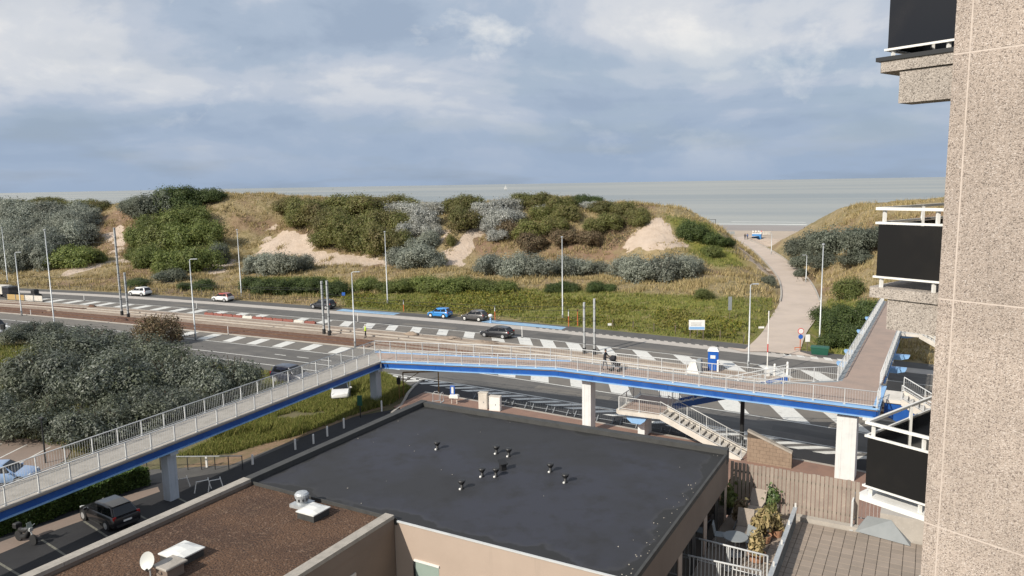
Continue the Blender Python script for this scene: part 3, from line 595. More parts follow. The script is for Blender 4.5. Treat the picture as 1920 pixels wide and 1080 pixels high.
# footway, side road, plaza, verge
b = MB(); raised(b, l_at(800, -31), l_at(800, -31)+13, -31.5, -36.5, .12); raised(b, l_at(800, -31)+13, 200, -31.5, -46, .12); fw = struct(b.build('footway', brick_pave))
b = MB(); raised(b, l_at(800, -31), 200, -31.2, -31.5, .13); b.build('kerb', conc, fw)
struct(sheet_px('side_road', [(905, 742), (860, 720), (790, 713), (772, 728), (757, 748), (745, 766), (662, 782), (560, 822), (432, 872), (225, 884), (120, 906), (60, 922), (-60, 950), (-60, 1400), (900, 1400), (905, 800)], .006, asphalt_dark_shade))  # dark sheet out to the ramp's shadow edge, shade included in its tone
struct(sheet_px('side_road', [(560, 822), (432, 872), (225, 884), (120, 906), (150, 915), (300, 905), (425, 884), (560, 826)], .010, asphalt_side))
struct(sheet_px('kerb_strip', [(-40, 1055), (30, 1026), (75, 1005), (158, 975), (233, 946), (300, 922), (296, 913), (225, 932), (150, 962), (70, 990), (-40, 1032)], .012, plaza_m))
pz = struct(sheet_px('plaza', [(-200, 850), (-60, 826), (60, 822), (140, 832), (125, 860), (60, 905), (-200, 960)], .008, plaza_m))
for a, c in (((50, 834), (-6, 862)), ((95, 838), (15, 880)), ((4, 832), (-60, 850))):
    p, q = W(*a), W(*c); b = MB(); b.beam((p[0], p[1], .014), (q[0], q[1], .014), .14, .004); b.build('parking_line', paint, pz)
for a, c in (((158, 978), (196, 1003)), ((78, 1012), (116, 1037)), ((-5, 1054), (32, 1076)), ((250, 960), (268, 970)), ((322, 928), (346, 940))):
    p, q = W(*a), W(*c); d = q-p; b = MB(); b.beam((p[0], p[1], .012), (q[0]+d[0]*.3, q[1]+d[1]*.3, .012), .13, .004); b.build('parking_line', paint_old, bpy.data.objects['kerb_strip'])
b = MB()
cp = [W(x, y) for x, y in ((790, 714), (775, 726), (764, 740), (758, 752), (752, 762), (735, 775))]
for p, q in zip(cp[:-1], cp[1:]): b.beam((p[0], p[1], .06), (q[0], q[1], .06), .22, .13)
b.build('kerb', conc, road)
struct(sheet_px('verge_track', [(345, 882), (432, 872), (560, 822), (662, 782), (725, 764), (700, 758), (640, 776), (540, 814), (420, 858), (345, 874)], .009, dirt_m))

# ------------------------------------------------------------------ tower
TW = np.array([-.595, .804, 0]); TB = np.array([.804, .595, 0])
_r = ray(1775, 340); KC = np.array([_r[0], _r[1], 0])*(8.75/_r[1])
def TP(a, c, z): p = KC+TW*a+TB*c; return (p[0], p[1], z)      # a: along the side wall (+ outwards), c: into the building
def aggregate(name, base, dark, light, sc_):
    m = bpy.data.materials.new(name); m.use_nodes = True; t = m.node_tree; n = t.nodes; l = t.links; p = n['Principled BSDF']; p.inputs['Roughness'].default_value = .9
    g = n.new('ShaderNodeNewGeometry'); vo = n.new('ShaderNodeTexVoronoi'); vo.inputs['Scale'].default_value = sc_; l.new(g.outputs['Position'], vo.inputs['Vector'])
    sp = n.new('ShaderNodeSeparateColor'); l.new(vo.outputs['Color'], sp.inputs[0])
    r = n.new('ShaderNodeValToRGB'); e = r.color_ramp.elements
    for k in range(3): e.new(.5)
    for x, (q, c) in zip(e, ((0, dark), (.16, tuple(v*.66 for v in base)), (.38, base), (.8, base), (1, light))): x.position = q; x.color = (*c, 1)
    l.new(sp.outputs[0], r.inputs[0])
    nz = n.new('ShaderNodeTexNoise'); nz.inputs['Scale'].default_value = .8; nz.inputs['Detail'].default_value = 6; l.new(g.outputs['Position'], nz.inputs['Vector'])
    mr = n.new('ShaderNodeMapRange'); mr.inputs[1].default_value = .35; mr.inputs[2].default_value = .7; mr.inputs[3].default_value = .84; mr.inputs[4].default_value = 1.08; l.new(nz.outputs[0], mr.inputs[0])
    sm = n.new('ShaderNodeMapping'); sm.inputs['Scale'].default_value = (7, 7, .25); l.new(g.outputs['Position'], sm.inputs[0]); sn = n.new('ShaderNodeTexNoise'); sn.inputs['Detail'].default_value = 5; l.new(sm.outputs[0], sn.inputs['Vector'])
    m2_ = n.new('ShaderNodeMapRange'); m2_.inputs[1].default_value = .45; m2_.inputs[2].default_value = .75; m2_.inputs[3].default_value = 1.0; m2_.inputs[4].default_value = .84; l.new(sn.outputs[0], m2_.inputs[0])
    oi = n.new('ShaderNodeObjectInfo'); m3_ = n.new('ShaderNodeMapRange'); m3_.inputs[3].default_value = .95; m3_.inputs[4].default_value = 1.05; l.new(oi.outputs['Random'], m3_.inputs[0])
    a1_ = n.new('ShaderNodeMath'); a1_.operation = 'MULTIPLY'; l.new(mr.outputs[0], a1_.inputs[0]); l.new(m2_.outputs[0], a1_.inputs[1]); a2_ = n.new('ShaderNodeMath'); a2_.operation = 'MULTIPLY'; l.new(a1_.outputs[0], a2_.inputs[0]); l.new(m3_.outputs[0], a2_.inputs[1])
    hs_ = n.new('ShaderNodeHueSaturation'); l.new(r.outputs[0], hs_.inputs['Color']); l.new(a2_.outputs[0], hs_.inputs['Value']); l.new(hs_.outputs[0], p.inputs['Base Color'])
    b = n.new('ShaderNodeBump'); b.inputs['Strength'].default_value = .55; b.inputs['Distance'].default_value = .012; b.invert = True; l.new(vo.outputs['Distance'], b.inputs['Height']); l.new(b.outputs[0], p.inputs['Normal'])
    return m
agg = aggregate('washed_concrete', (.465, .388, .333), (.17, .138, .12), (.62, .55, .50), 92)
agg2 = aggregate('washed_concrete_grey', (.42, .37, .325), (.14, .12, .105), (.56, .51, .46), 88)
joint_m = mat('panel_joint', (.55, .475, .42), .8, noise=(5, (.47, .40, .35), .45, .7))
tower = thing('apartment_tower', TP(0, 0, 0), 'tall tower of washed pebble concrete panels with pale joints and glazed balconies', 'building')
core = MB(); core.prism([TP(-.02, .03, 0)[:2], TP(-9, .03, 0)[:2], TP(-9, 14, 0)[:2], TP(-.02, 14, 0)[:2]], 0, 40); core.build('wall_core', conc, tower, True)
FL = 2.8; zb = CAMZ-1.40                                          # slab level of the balcony on the camera's own storey
zj = [top_z(np.array(TP(-.15, 0, 0)), 1768, 561)+FL*k for k in range(-7, 8)]
zj = [z for z in zj if z > .2]
acuts = [0.0, -.17, -2.95, -5.9, -8.9]
pb = [0.0]+zj+[40.0]
for i in range(len(pb)-1):
    for k in range(len(acuts)-1):
        b = MB(); g_ = .010
        a0, a1 = acuts[k]-(g_ if k else 0), acuts[k+1]+g_
        b.prism([TP(a0, -.03, 0)[:2], TP(a0, .03, 0)[:2], TP(a1, .03, 0)[:2], TP(a1, -.03, 0)[:2]], pb[i]+g_, pb[i+1]-g_); b.build('wall_panel', agg, tower, True)
b = MB(); b.prism([TP(0.001, .012, 0)[:2], TP(0.001, .029, 0)[:2], TP(-8.9, .029, 0)[:2], TP(-8.9, .012, 0)[:2]], .01, 39.9)
b.prism([TP(0.0, -.020, 0)[:2], TP(0.0, .012, 0)[:2], TP(-.001, .012, 0)[:2], TP(-.001, -.020, 0)[:2]], .01, 39.9)
for a in acuts[1:-1]: b.prism([TP(a-.012, -.027, 0)[:2], TP(a-.012, .012, 0)[:2], TP(a+.012, .012, 0)[:2], TP(a+.012, -.027, 0)[:2]], .01, 39.9)
for z in zj: b.prism([TP(-.001, -.0275, 0)[:2], TP(-.001, .012, 0)[:2], TP(-8.9, .012, 0)[:2], TP(-8.9, -.0275, 0)[:2]], z-.012, z+.012)
b.build('joint_mortar', joint_m, tower, True)
BL = .83
def balcony(z, sill, lab):
    # z = slab top; end panel in the plane of the side wall, front along the far facade
    Wd = 4.5
    sl = MB(); sl.prism([TP(-.02, .05, 0)[:2], TP(BL+.04, .05, 0)[:2], TP(BL+.08, .12, 0)[:2], TP(BL+.08, Wd, 0)[:2], TP(-.02, Wd, 0)[:2]], z-(.07 if lab else .13), z)
    s = sl.build('balcony_slab', white_paint if lab else agg2, tower, True)
    br = MB()
    if not lab: br.prism([TP(-.02, .08, 0)[:2], TP(BL-.18, .08, 0)[:2], TP(BL-.18, .42, 0)[:2], TP(-.02, .42, 0)[:2]], z-.52, z-.14); br.build('balcony_bracket', agg2, tower, True)
    if sill:
        b = MB(); b.prism([TP(-.02, .03, 0)[:2], TP(BL+.10, .03, 0)[:2], TP(BL+.10, .3, 0)[:2], TP(-.02, .3, 0)[:2]], z+.001, z+.05); b.build('balcony_edge', dark_metal, s, True)
    g = MB(); g.prism([TP(-.0, .075, 0)[:2], TP(BL-.02, .075, 0)[:2], TP(BL-.02, .09, 0)[:2], TP(0, .09, 0)[:2]], z+.15, z+.80); g.build('balcony_panel', panel_black, tower, True)
    g = MB(); g.prism([TP(BL-.02, .12, 0)[:2], TP(BL-.005, .12, 0)[:2], TP(BL-.005, Wd-.05, 0)[:2], TP(BL-.02, Wd-.05, 0)[:2]], z+.15, z+.80); g.build('balcony_panel', panel_black, tower, True)
    for zz_, w_ in ((.135, .026), (.82, .028), (1.00, .036)):
        r = MB(); r.beam(TP(-.05, .08, z+zz_), TP(BL+.02, .08, z+zz_), w_, w_); r.build('end_rail', white_paint, tower, True)
        r = MB(); r.beam(TP(BL, .11, z+zz_), TP(BL, Wd, z+zz_), w_, w_); r.build('front_rail', white_paint, tower, True)
    for a, c in ((BL-.07, .085), (.12, .085), (BL-.02, 1.2), (BL-.02, 2.4), (BL-.02, 3.6)):
        r = MB(); r.beam(TP(a, c+.03, z), TP(a, c+.03, z+.99), .036, .036); r.build('rail_post', white_paint, tower, True)
    d = MB(); d.prism([TP(.0, 1.0, 0)[:2], TP(.03, 1.0, 0)[:2], TP(.03, 3.8, 0)[:2], TP(0, 3.8, 0)[:2]], z+.05, z+2.2); d.build('balcony_door', glass_dark, tower, True)
zmid = top_z(np.array(TP(BL, .05, 0)), 1640, 519)-.135
for k, sill in ((1, True), (0, False), (-1, False), (2, False), (-2, False)): balcony(zmid+FL*k, sill, k == -1)

# ------------------------------------------------------------------ low buildings
UU = np.array([.49, .872, 0]); VV = np.array([.872, -.49, 0]); RZ = 9.0; UA = math.atan2(VV[1], VV[0])
cA = W(790, 750, RZ); cC = W(460, 895, RZ); cD = W(735, 970, RZ)
LV = float((W(1365, 840, RZ)-cA) @ VV); LU = float((cA-cC) @ UU)
def BP(v, u, z=0.0): p = cA+VV*v-UU*u; return (p[0], p[1], z)
dv = float((cD-cA) @ VV)
main = thing('low_building', BP(LV/2, LU/2, 0), 'low beige building under a large black membrane roof', 'building')
def wallbox(name, v0, v1, u0, u1, z0, z1, m, parent):
    b = MB(); b.prism([BP(v0, u0)[:2], BP(v1, u0)[:2], BP(v1, u1)[:2], BP(v0, u1)[:2]], z0, z1); return b.build(name, m, parent, True)
wl_ = wallbox('wall', .02, LV-.02, .02, LU-.02, 0, RZ-.236, beige, main)
wallbox('side_wall_band', LV-.35, LV+.02, .01, LU+.01, RZ-1.55, RZ-.26, brown_render, main)
rf = wallbox('roof', .36, LV-.05, .36, LU-.04, RZ-.235, RZ-.20, roof_black, main)
wallbox('roof_upstand', .0, .36, .0, LU, RZ-.6, RZ+.02, roof_rim, main); wallbox('roof_upstand', .361, LV+.03, .0, .36, RZ-.6, RZ+.0, roof_rim, main)
wallbox('roof_trim', LV-.05, LV+.04, .361, LU+.04, RZ-.33, RZ-.15, roof_rim, main)
wallbox('roof_trim', dv+.05, LV-.051, LU-.04, LU+.03, RZ-.225, RZ-.175, rail_grey, main)
wallbox('roof_trim', .361, dv+.05, LU-.04, LU+.004, RZ-.34, RZ-.10, roof_rim, main)
# windows of the near wall
for vv0, w_, z1, h in ((dv+.75, .95, RZ-1.45, 1.0), (dv+3.3, .85, RZ-1.45, 1.25), (dv+5.2, .85, RZ-1.9, 1.25)):
    fr = wallbox('window', vv0, vv0+w_, LU-.08, LU-.012, z1-h, z1, glass_pale, main)
    wallbox('window_head', vv0-.03, vv0+w_+.03, LU-.03, LU+.03, z1+.0, z1+.06, white_paint, fr); wallbox('window_jamb', vv0-.06, vv0, LU-.03, LU+.025, z1-h, z1, dark_metal, fr); wallbox('sill', vv0-.04, vv0+w_+.04, LU-.03, LU+.06, z1-h-.06, z1-h, dark_metal, fr)
# glazed doors of the terrace side
for k, u0 in enumerate(np.arange(.5, LU-1.2, 1.62)):
    d = wallbox('terrace_door', LV-.06, LV-.005, u0, u0+1.15, 6.0, RZ-1.56, glass_dark, main)
    wallbox('door_frame', LV-.05, LV+.015, u0+1.16, u0+1.6, 6.0, RZ-1.56, beige if k % 2 else dark_metal, d)
# gravel annex
AL = 17.0
annex = thing('gravel_roof_building', BP(dv/2, LU+AL/2, 0), 'low brown building with a brown gravel roof and pale stone coping', 'building')
wallbox('wall', .02, dv-.06, LU+.01, LU+AL, 0, RZ-.35, brown_render, annex)
gr = wallbox('gravel_roof', .38, dv-.4, LU+.02, LU+AL-.2, RZ-.34, RZ-.22, gravel, annex)
wallbox('parapet', .0, .34, LU+.006, LU+AL-.01, RZ-.5, RZ-.11, brown_render, annex); wallbox('parapet', dv-.36, dv-.04, LU+.036, LU+AL-.01, RZ-.5, RZ-.11, brown_render, annex)
for q_ in range(12):
    u0_, u1_ = LU+.04+q_*(AL-.04)/12, LU+.04+(q_+1)*(AL-.04)/12-.012; wallbox('coping_stone', -.02, .36, u0_, u1_, RZ-.108, RZ+.02, coping, annex); wallbox('coping_stone', dv-.39, dv-.02, u0_, u1_, RZ-.108, RZ+.02, coping, annex)
wn_ = wallbox('window', dv-.10, dv-.035, LU+2.1, LU+3.1, RZ-2.6, RZ-1.15, glass_pale, annex)
wallbox('window_frame', dv-.09, dv-.02, LU+2.02, LU+2.1, RZ-2.65, RZ-1.1, white_conc, wn_); wallbox('window_frame', dv-.09, dv-.02, LU+3.1, LU+3.18, RZ-2.65, RZ-1.1, white_conc, wn_); wallbox('window_frame', dv-.09, dv-.018, LU+2.02, LU+3.18, RZ-1.15, RZ-1.07, white_conc, wn_)
zr = RZ-.20
vl = {0: 'black flared roof vent standing alone nearest the roof\'s far left corner', 1: 'black flared roof vent, left one of the far pair beside the square box vent', 2: 'black flared roof vent, right one of the far pair beside the square box vent', 3: 'black flared roof vent, left one of the near pair before the square box vent', 4: 'black flared roof vent, right one of the near pair before the square box vent', 5: 'black flared roof vent alone nearest the gravel roof', 6: 'black flared roof vent, farther of the pair towards the terrace side', 7: 'black flared roof vent, nearer of the pair towards the terrace side'}
for i, (x, y) in enumerate(((820, 842), (931, 850), (954, 855), (904, 893), (930, 893), (866, 916), (1032, 884), (1060, 904))):
    p = W(x, y, zr); t = thing('roof_vent', (p[0], p[1], zr), vl[i], 'vent', 'black vents on the membrane roof')
    b = MB(); b.lathe([(.10, 0), (.065, .03), (.06, .19)], n=12); b.build('pipe', black_pvc, t, smooth=True)
    b = MB(); b.lathe([(.07, .17), (.12, .24), (.145, .30), (.125, .33), (.04, .345)], n=14); b.build('cap', black_pvc, t)
    b = MB(); b.lathe([(.045, 0), (.045, .04), (.02, .06)], c=(-.06, -.10, 0), n=8); b.build('drain_clip', white_paint, t)
p = W(943, 881, zr); t = thing('box_vent', (p[0], p[1], zr), 'square black box vent tilted on the membrane roof', 'vent', rz=.5)
b = MB(); b.box((0, 0, .13), (.22, .2, .26)); b.build('duct', black_pvc, t); b = MB(); b.add([(-.16, -.14, .24), (.16, -.14, .24), (.16, .14, .36), (-.16, .14, .36), (-.16, -.14, .28), (.16, -.14, .28), (.16, .14, .40), (-.16, .14, .40)], [(3, 2, 1, 0), (4, 5, 6, 7), (0, 1, 5, 4), (1, 2, 6, 5), (2, 3, 7, 6), (3, 0, 4, 7)]); b.build('hood', black_pvc, t)
zg = RZ-.22
for i, (x, y, s, lab) in enumerate(((588, 968, .82, 'white acrylic roof light beside the grey roof fan'), (342, 1047, .95, 'white acrylic roof light beside the satellite dish'))):
    p = W(x, y, zg); t = thing('roof_light', (p[0], p[1], zg), lab, 'skylight', 'roof lights on the gravel roof', rz=UA)
    b = MB(); b.box((0, 0, .12), (s*.92, s*.92, .24)); b.build('kerb', roof_rim, t)
    b = MB(); v = []; n_ = 5
    for a in range(n_):
        for c in range(n_):
            xx, yy = (a/(n_-1)-.5)*s, (c/(n_-1)-.5)*s; v.append((xx, yy, .27+.11*(1-(2*xx/s)**2)*(1-(2*yy/s)**2)))
    b.add(v, [(a*n_+c, (a+1)*n_+c, (a+1)*n_+c+1, a*n_+c+1) for a in range(n_-1) for c in range(n_-1)]); b.box((0, 0, .25), (s, s, .035)); b.build('dome', dome, t, smooth=False)
p = W(567, 948, zg); t = thing('roof_fan', (p[0], p[1], zg), 'round galvanised roof fan on a square base on the gravel', 'roof fan', rz=UA)
b = MB(); b.box((0, 0, .06), (.62, .62, .12)); b.build('base', steel, t)
b = MB(); b.lathe([(.2, .12), (.2, .2), (.235, .22), (.235, .34), (.25, .36), (.25, .44), (.2, .5), (.07, .53)], n=20); b.build('housing', steel, t)
for k in range(10): a = k*.628; b = MB(); b.box((.235*math.cos(a), .235*math.sin(a), .28), (.03, .05, .08), a); b.build('louvre', dark_metal, t)
b = MB(); b.tube([(.32, -.05, .05), (.62, -.1, .05)], .025); b.tube([(.32, -.15, .05), (.58, -.2, .05)], .025); b.build('conduit', steel, t)
p = W(320, 1078, zg); t = thing('roof_box', (p[0], p[1], zg), 'flat-topped brown duct box beside the satellite dish', 'duct box', rz=UA)
b = MB(); b.box((0, 0, .17), (.5, .55, .34)); b.build('duct', brown_render, t); b = MB(); b.box((0, 0, .37), (.66, .72, .06), bev=.02); b.build('cover', coping, t)
p = W(283, 1083, zg); t = thing('satellite_dish', (p[0], p[1], zg), 'pale grey satellite dish on a short mast on the gravel roof', 'satellite dish')
b = MB(); b.tube([(0, 0, 0), (0, 0, .5)], .025); b.build('mast', steel, t)
b = MB(); v = []; f = []
for i in range(6):
    r_ = .24*i/5
    for k in range(20): a = k*math.pi/10; v.append((r_*math.cos(a), -r_*r_*.8, r_*math.sin(a)*1.08))
f = [(i*20+k, i*20+(k+1) % 20, (i+1)*20+(k+1) % 20, (i+1)*20+k) for i in range(5) for k in range(20)]
ct, st = math.cos(R(-22)), math.sin(R(-22)); v = [(x, y*ct-z*st-.05, y*st+z*ct+.55) for x, y, z in v]; zc = math.cos(R(-14)); zs = math.sin(R(-14)); v = [(x*zc-y*zs, x*zs+y*zc, z) for x, y, z in v]
b.add(v, f); b.build('dish', dish_m, t, smooth=True)
b = MB(); b.tube([(0, -.03, .30), (.10, -.32, .34), (.09, -.36, .42)], .012, 6); b.box((.09, -.37, .44), (.05, .06, .05)); b.build('feed_arm', dark_metal, t)
# specks of moss and dropped stones along the roof edge
rs = np.random.RandomState(2); b = MB()
for k in range(90):
    if k < 74: v_, u_ = LV-.15-abs(rs.randn())*.28, rs.rand()*LU
    else: v_, u_ = rs.rand()*LV, rs.rand()*LU
    if k < 74 and rs.rand() > (u_/LU)**1.3+.1: continue
    q = BP(min(max(v_, .6), LV-.15), min(max(u_, .6), LU-.2)); s = rs.uniform(.008, .022); b.box((q[0], q[1], zr+s*.35), (s*2, s*1.4, s), rs.rand()*3)
o = b.build('roof_debris', coping, main, True); o['kind'] = 'stuff'

# ------------------------------------------------------------------ terrace
TZ = 6.0
fl0, fl1 = W(1497, 972, TZ), W(1580, 985, TZ); fd = VV
tor = fl0-VV*float((fl0-np.array(BP(LV, 0, TZ))) @ VV)
def TR(v, u, z): p = tor+VV*v-UU*u; return (p[0], p[1], z)
b = MB(); b.prism([TR(0, -.4, 0)[:2], TR(15, -.4, 0)[:2], TR(15, 16, 0)[:2], TR(0, 16, 0)[:2]], 0, TZ-.05); podium = struct(b.build('podium', tile_joint))
ts = .41
proto = None; vmin = float((W(1440, 1085, TZ)-tor) @ VV)-1.0
cnt = 0
for i in range(36):
    for k in range(40):
        v_, u_ = i*ts, .25+k*ts
        x, y = proj(TR(v_+ts/2, u_+ts/2, TZ))
        if not (1440 < x < 1745 and y < 1100) or cnt > 298: continue
        if proto is None:
            bm_ = MB(); bm_.box((0, 0, -.025), (ts-.016, ts-.016, .05), bev=.008); proto = bm_.build('tile', tile_m, podium); o = proto
        else: o = proto.copy(); link(o); o.parent = podium
        q = TR(v_+ts/2, u_+ts/2, TZ+rng.uniform(-.003, .003)); o.location = q; o.rotation_euler = (rng.uniform(-.004, .004), rng.uniform(-.004, .004), UA); cnt += 1
b = MB(); b.prism([TR(2.6, -.1, 0)[:2], TR(15, -.1, 0)[:2], TR(15, .2, 0)[:2], TR(2.6, .2, 0)[:2]], TZ-.3, TZ+.16); b.build('edge_kerb', conc, podium)
fz = top_z(fl0, 1500, 890)
fence = thing('board_fence', TR(0, -.25, TZ), 'tall fence of vertical tan boards behind the terrace garden', 'fence')
vv = -.2; vend = float((W(1603, 985, TZ)-tor) @ VV); k = 0
while vv < vend:
    b = MB(); p, q = TR(vv, -.25, 0), TR(vv+.135, -.25, 0); hgt_ = fz+rng.uniform(-.02, .02)
    b.beam(((p[0]+q[0])/2, (p[1]+q[1])/2, TZ-.05), ((p[0]+q[0])/2, (p[1]+q[1])/2, hgt_), .13, .03, up=(UU[0], UU[1], 0)); b.build('board', wood_fence, fence, True); vv += .165
b = MB()
for z in (TZ+.4, fz-.4): b.beam(TR(-.2, -.29, z), TR(vend, -.29, z), .05, .08)
b.build('fence_rail', wood_post, fence, True)
def railing(parent, pts, h=1.05, spacing=1.9, bars=.16, m=rail_grey, hr=.035, pr=.036, inset=(0, 0), barr=.0048, low=.12, name='', endposts=True):
    pts = [Vector(p) for p in pts]; hb = MB(); lb = MB(); bb = MB()
    hb.tube([(p.x, p.y, p.z+h) for p in pts], hr, 8); lb.tube([(p.x, p.y, p.z+low) for p in pts], hr*.6, 6)
    for a, c in zip(pts[:-1], pts[1:]):
        d = c-a; L_ = d.length; n = max(1, round(L_/spacing))
        for i in range(n+(1 if c is pts[-1] else 0)):
            q = a+d*(i/n); pb_ = MB(); pb_.beam(q, (q.x, q.y, q.z+h), pr*2, pr*1.3, up=d); pb_.box((q.x, q.y, q.z+.02), (.16, .12, .04), math.atan2(d.y, d.x)); pb_.build('railing_post', m, parent, True)
        nb = int(L_/bars)
        for i in range(1, nb):
            q = a+d*(i/nb); bb.beam((q.x, q.y, q.z+low), (q.x, q.y, q.z+h), barr*2, barr*2, up=d)
    o = hb.build('handrail', m, parent, True, smooth=True); lb.build('lower_rail', m, parent, True)
    o = bb.build('railing_bars', m, parent, True); o['kind'] = 'stuff'
for a, c, lab in (((1296, 1052), (1438, 1090), 'grey railing with closely set bars across the terrace garden'), ((1272, 1085), (1425, 1120), 'grey railing running parallel to the terrace garden railing, in front of it')):
    p, q = W(*a, TZ), W(*c, TZ); t = thing('terrace_railing', (p[0], p[1], TZ), lab, 'railing'); railing(t, [(p[0], p[1], TZ), (q[0], q[1], TZ)], h=.95, spacing=1.5, bars=.13, barr=.012)
p, q = W(1490, 985, TZ), W(1432, 1150, TZ); t = thing('garden_screen', (p[0], p[1], TZ), 'grey slatted screen closing the terrace garden beside the paved tiles', 'screen')
d = np.array(q)-np.array(p); L_ = np.linalg.norm(d); d /= L_; nn = int(L_/.16)
for k in range(nn):
    c_ = p+d*(k+.5)*L_/nn; b = MB(); b.beam((c_[0], c_[1], TZ+.02), (c_[0], c_[1], TZ+.72), .10, .02, up=(d[0], d[1], 0)); b.build('slat', slate, t, True)
b = MB(); b.beam((p[0], p[1], TZ+.76), (q[0], q[1], TZ+.76), .16, .05); b.build('top_rail', steel, t, True)
for k in np.linspace(0, L_, 5): c_ = p+d*k; b = MB(); b.beam((c_[0], c_[1], TZ), (c_[0], c_[1], TZ+.95), .05, .05); b.build('post', white_paint, t, True)
def pot(px, py, r, h, m, lab): p = W(px, py, TZ); t = thing('planter', (p[0], p[1], TZ), lab, 'planter', 'planters of the terrace garden'); b = MB(); b.lathe([(r*.75, 0), (r, h), (r*.9, h), (r*.85, h*.85)], n=14); b.build('pot', m, t); b = MB(); b.lathe([(r*.86, h*.80), (r*.86, h*.86), (r*.3, h*.90)], n=14); b.build('soil', bark, t); return t
garden = [(1432, 1015, .3, .3, terracotta, 'terracotta planter with a spreading straw bush right by the slatted screen', 'straw', .9), (1362, 962, .26, .3, dark_metal, 'dark planter in the shade close to the terrace doors', 'green', .8), (1440, 985, .22, .28, white_conc, 'small white planter with olive leaves beside the lounger', 'olive', .6), (1447, 962, .28, .35, white_conc, 'round white planter by the board fence with variegated leaves', 'plant', .75), (1385, 938, .26, .3, dark_metal, 'dark planter by the board fence with upright dark leaves', 'dark', .85), (1418, 1050, .34, .3, terracotta, 'wide terracotta planter with dry tan grass beside the table', 'straw', .75), (1390, 985, .25, .28, terracotta, 'terracotta planter with brown twigs between the two tan loungers', 'brown', .7), (1455, 1005, .25, .3, terracotta, 'terracotta planter with dry straw by the slatted screen', 'straw', .6), (1402, 935, .22, .3, terracotta, 'small terracotta planter with brown stems against the board fence', 'brown', .55)]
garden_pots = [(pot(*g_[:6]), g_[6], g_[7]) for g_ in garden]
p = W(1378, 1040, TZ); t = thing('garden_table', (p[0], p[1], TZ), 'round grey garden table on a pedestal in the terrace garden', 'table')
b = MB(); b.lathe([(.42, .70), (.46, .71), (.46, .74), (.42, .745)], n=24); b.build('table_top', slate, t); b = MB(); b.lathe([(.06, .05), (.04, .35), (.06, .70)], n=10); b.build('pedestal', steel, t); b = MB(); b.lathe([(.28, 0), (.27, .03), (.06, .05)], n=16); b.build('foot', steel, t)
def chair(px, py, rz, lab):
    p = W(px, py, TZ); t = thing('garden_chair', (p[0], p[1], TZ), lab, 'chair', rz=rz); b = MB(); b.box((0, 0, .43), (.46, .46, .03), bev=.01); b.build('seat', slate, t); b = MB(); b.beam((0, .23, .45), (0, .32, .88), .44, .03, up=(1, 0, 0)); b.v = []; b.f = []; b.m = []; b.add([(-.22, .22, .45), (.22, .22, .45), (.22, .31, .88), (-.22, .31, .88), (-.22, .25, .45), (.22, .25, .45), (.22, .34, .88), (-.22, .34, .88)], [(0, 1, 2, 3), (7, 6, 5, 4), (0, 4, 5, 1), (2, 6, 7, 3), (1, 5, 6, 2), (0, 3, 7, 4)]); b.build('backrest', slate, t)
    for x in (-.2, .2):
        for y in (-.2, .2): b = MB(); b.beam((x, y, 0), (x, y, .42), .03, .03); b.build('leg', steel, t)
chair(1400, 1032, -1.0, 'grey garden chair drawn up beside the round table'); chair(1352, 1022, 1.2, 'grey garden chair in the building\'s shade behind the round table')
def lounger(px, py, rz, lab):
    p = W(px, py, TZ); t = thing('lounger', (p[0], p[1], TZ), lab, 'lounger', rz=rz); b = MB(); b.box((0, -.35, .34), (.62, .8, .08), bev=.02); b.build('seat', wood_fence, t)
    b = MB(); b.add([(-.31, .05, .38), (.31, .05, .38), (.31, .5, .95), (-.31, .5, .95), (-.31, .12, .34), (.31, .12, .34), (.31, .57, .90), (-.31, .57, .90)], [(0, 1, 2, 3), (7, 6, 5, 4), (0, 4, 5, 1), (2, 6, 7, 3), (1, 5, 6, 2), (0, 3, 7, 4)]); b.build('backrest', wood_fence, t)
    for x in (-.28, .28):
        for y in (-.68, .02): b = MB(); b.beam((x, y, 0), (x, y, .31), .05, .05); b.build('leg', wood_post, t)
        b = MB(); b.beam((x*1.1, -.65, .52), (x*1.1, .2, .52), .05, .03); b.build('armrest', dark_metal, t)
lounger(1418, 965, -.55, 'tan lounger with a dark armrest near the board fence'); lounger(1395, 1005, -.45, 'tan lounger behind the round garden table')
# stepped concrete block beside the tower
q0 = float((W(1600, 1000, TZ)-tor) @ VV)
t = thing('concrete_upstand', TR(q0+2, -.3, TZ), 'low rough concrete wall with a slate-blue sheet and short railing beside the tower', 'wall')
b = MB(); b.prism([TR(q0+.9, .19, 0)[:2], TR(q0+6, .19, 0)[:2], TR(q0+6, -1.2, 0)[:2], TR(q0+.9, -1.2, 0)[:2]], TZ-.2, TZ+.95); b.build('wall_block', conc, t, True)
b = MB(); b.add([TR(q0+.05, .22, TZ+.02), TR(q0+2.0, .60, TZ+.02), TR(q0+1.3, .21, TZ+.75), TR(q0+.45, .20, TZ+.75), TR(q0+.05, -.1, TZ+.0), TR(q0+2.0, .1, TZ+.0), TR(q0+1.3, .1, TZ+.7), TR(q0+.45, .1, TZ+.7)], [(0, 1, 2, 3), (7, 6, 5, 4), (0, 4, 5, 1), (2, 6, 7, 3), (1, 5, 6, 2), (0, 3, 7, 4)]); b.build('sheet', slate, t, True)
railing(t, [TR(q0-.1, .15, TZ), TR(q0-.1, -.9, TZ), TR(q0+.9, -1.0, TZ)], h=1.2, spacing=1, bars=.14)

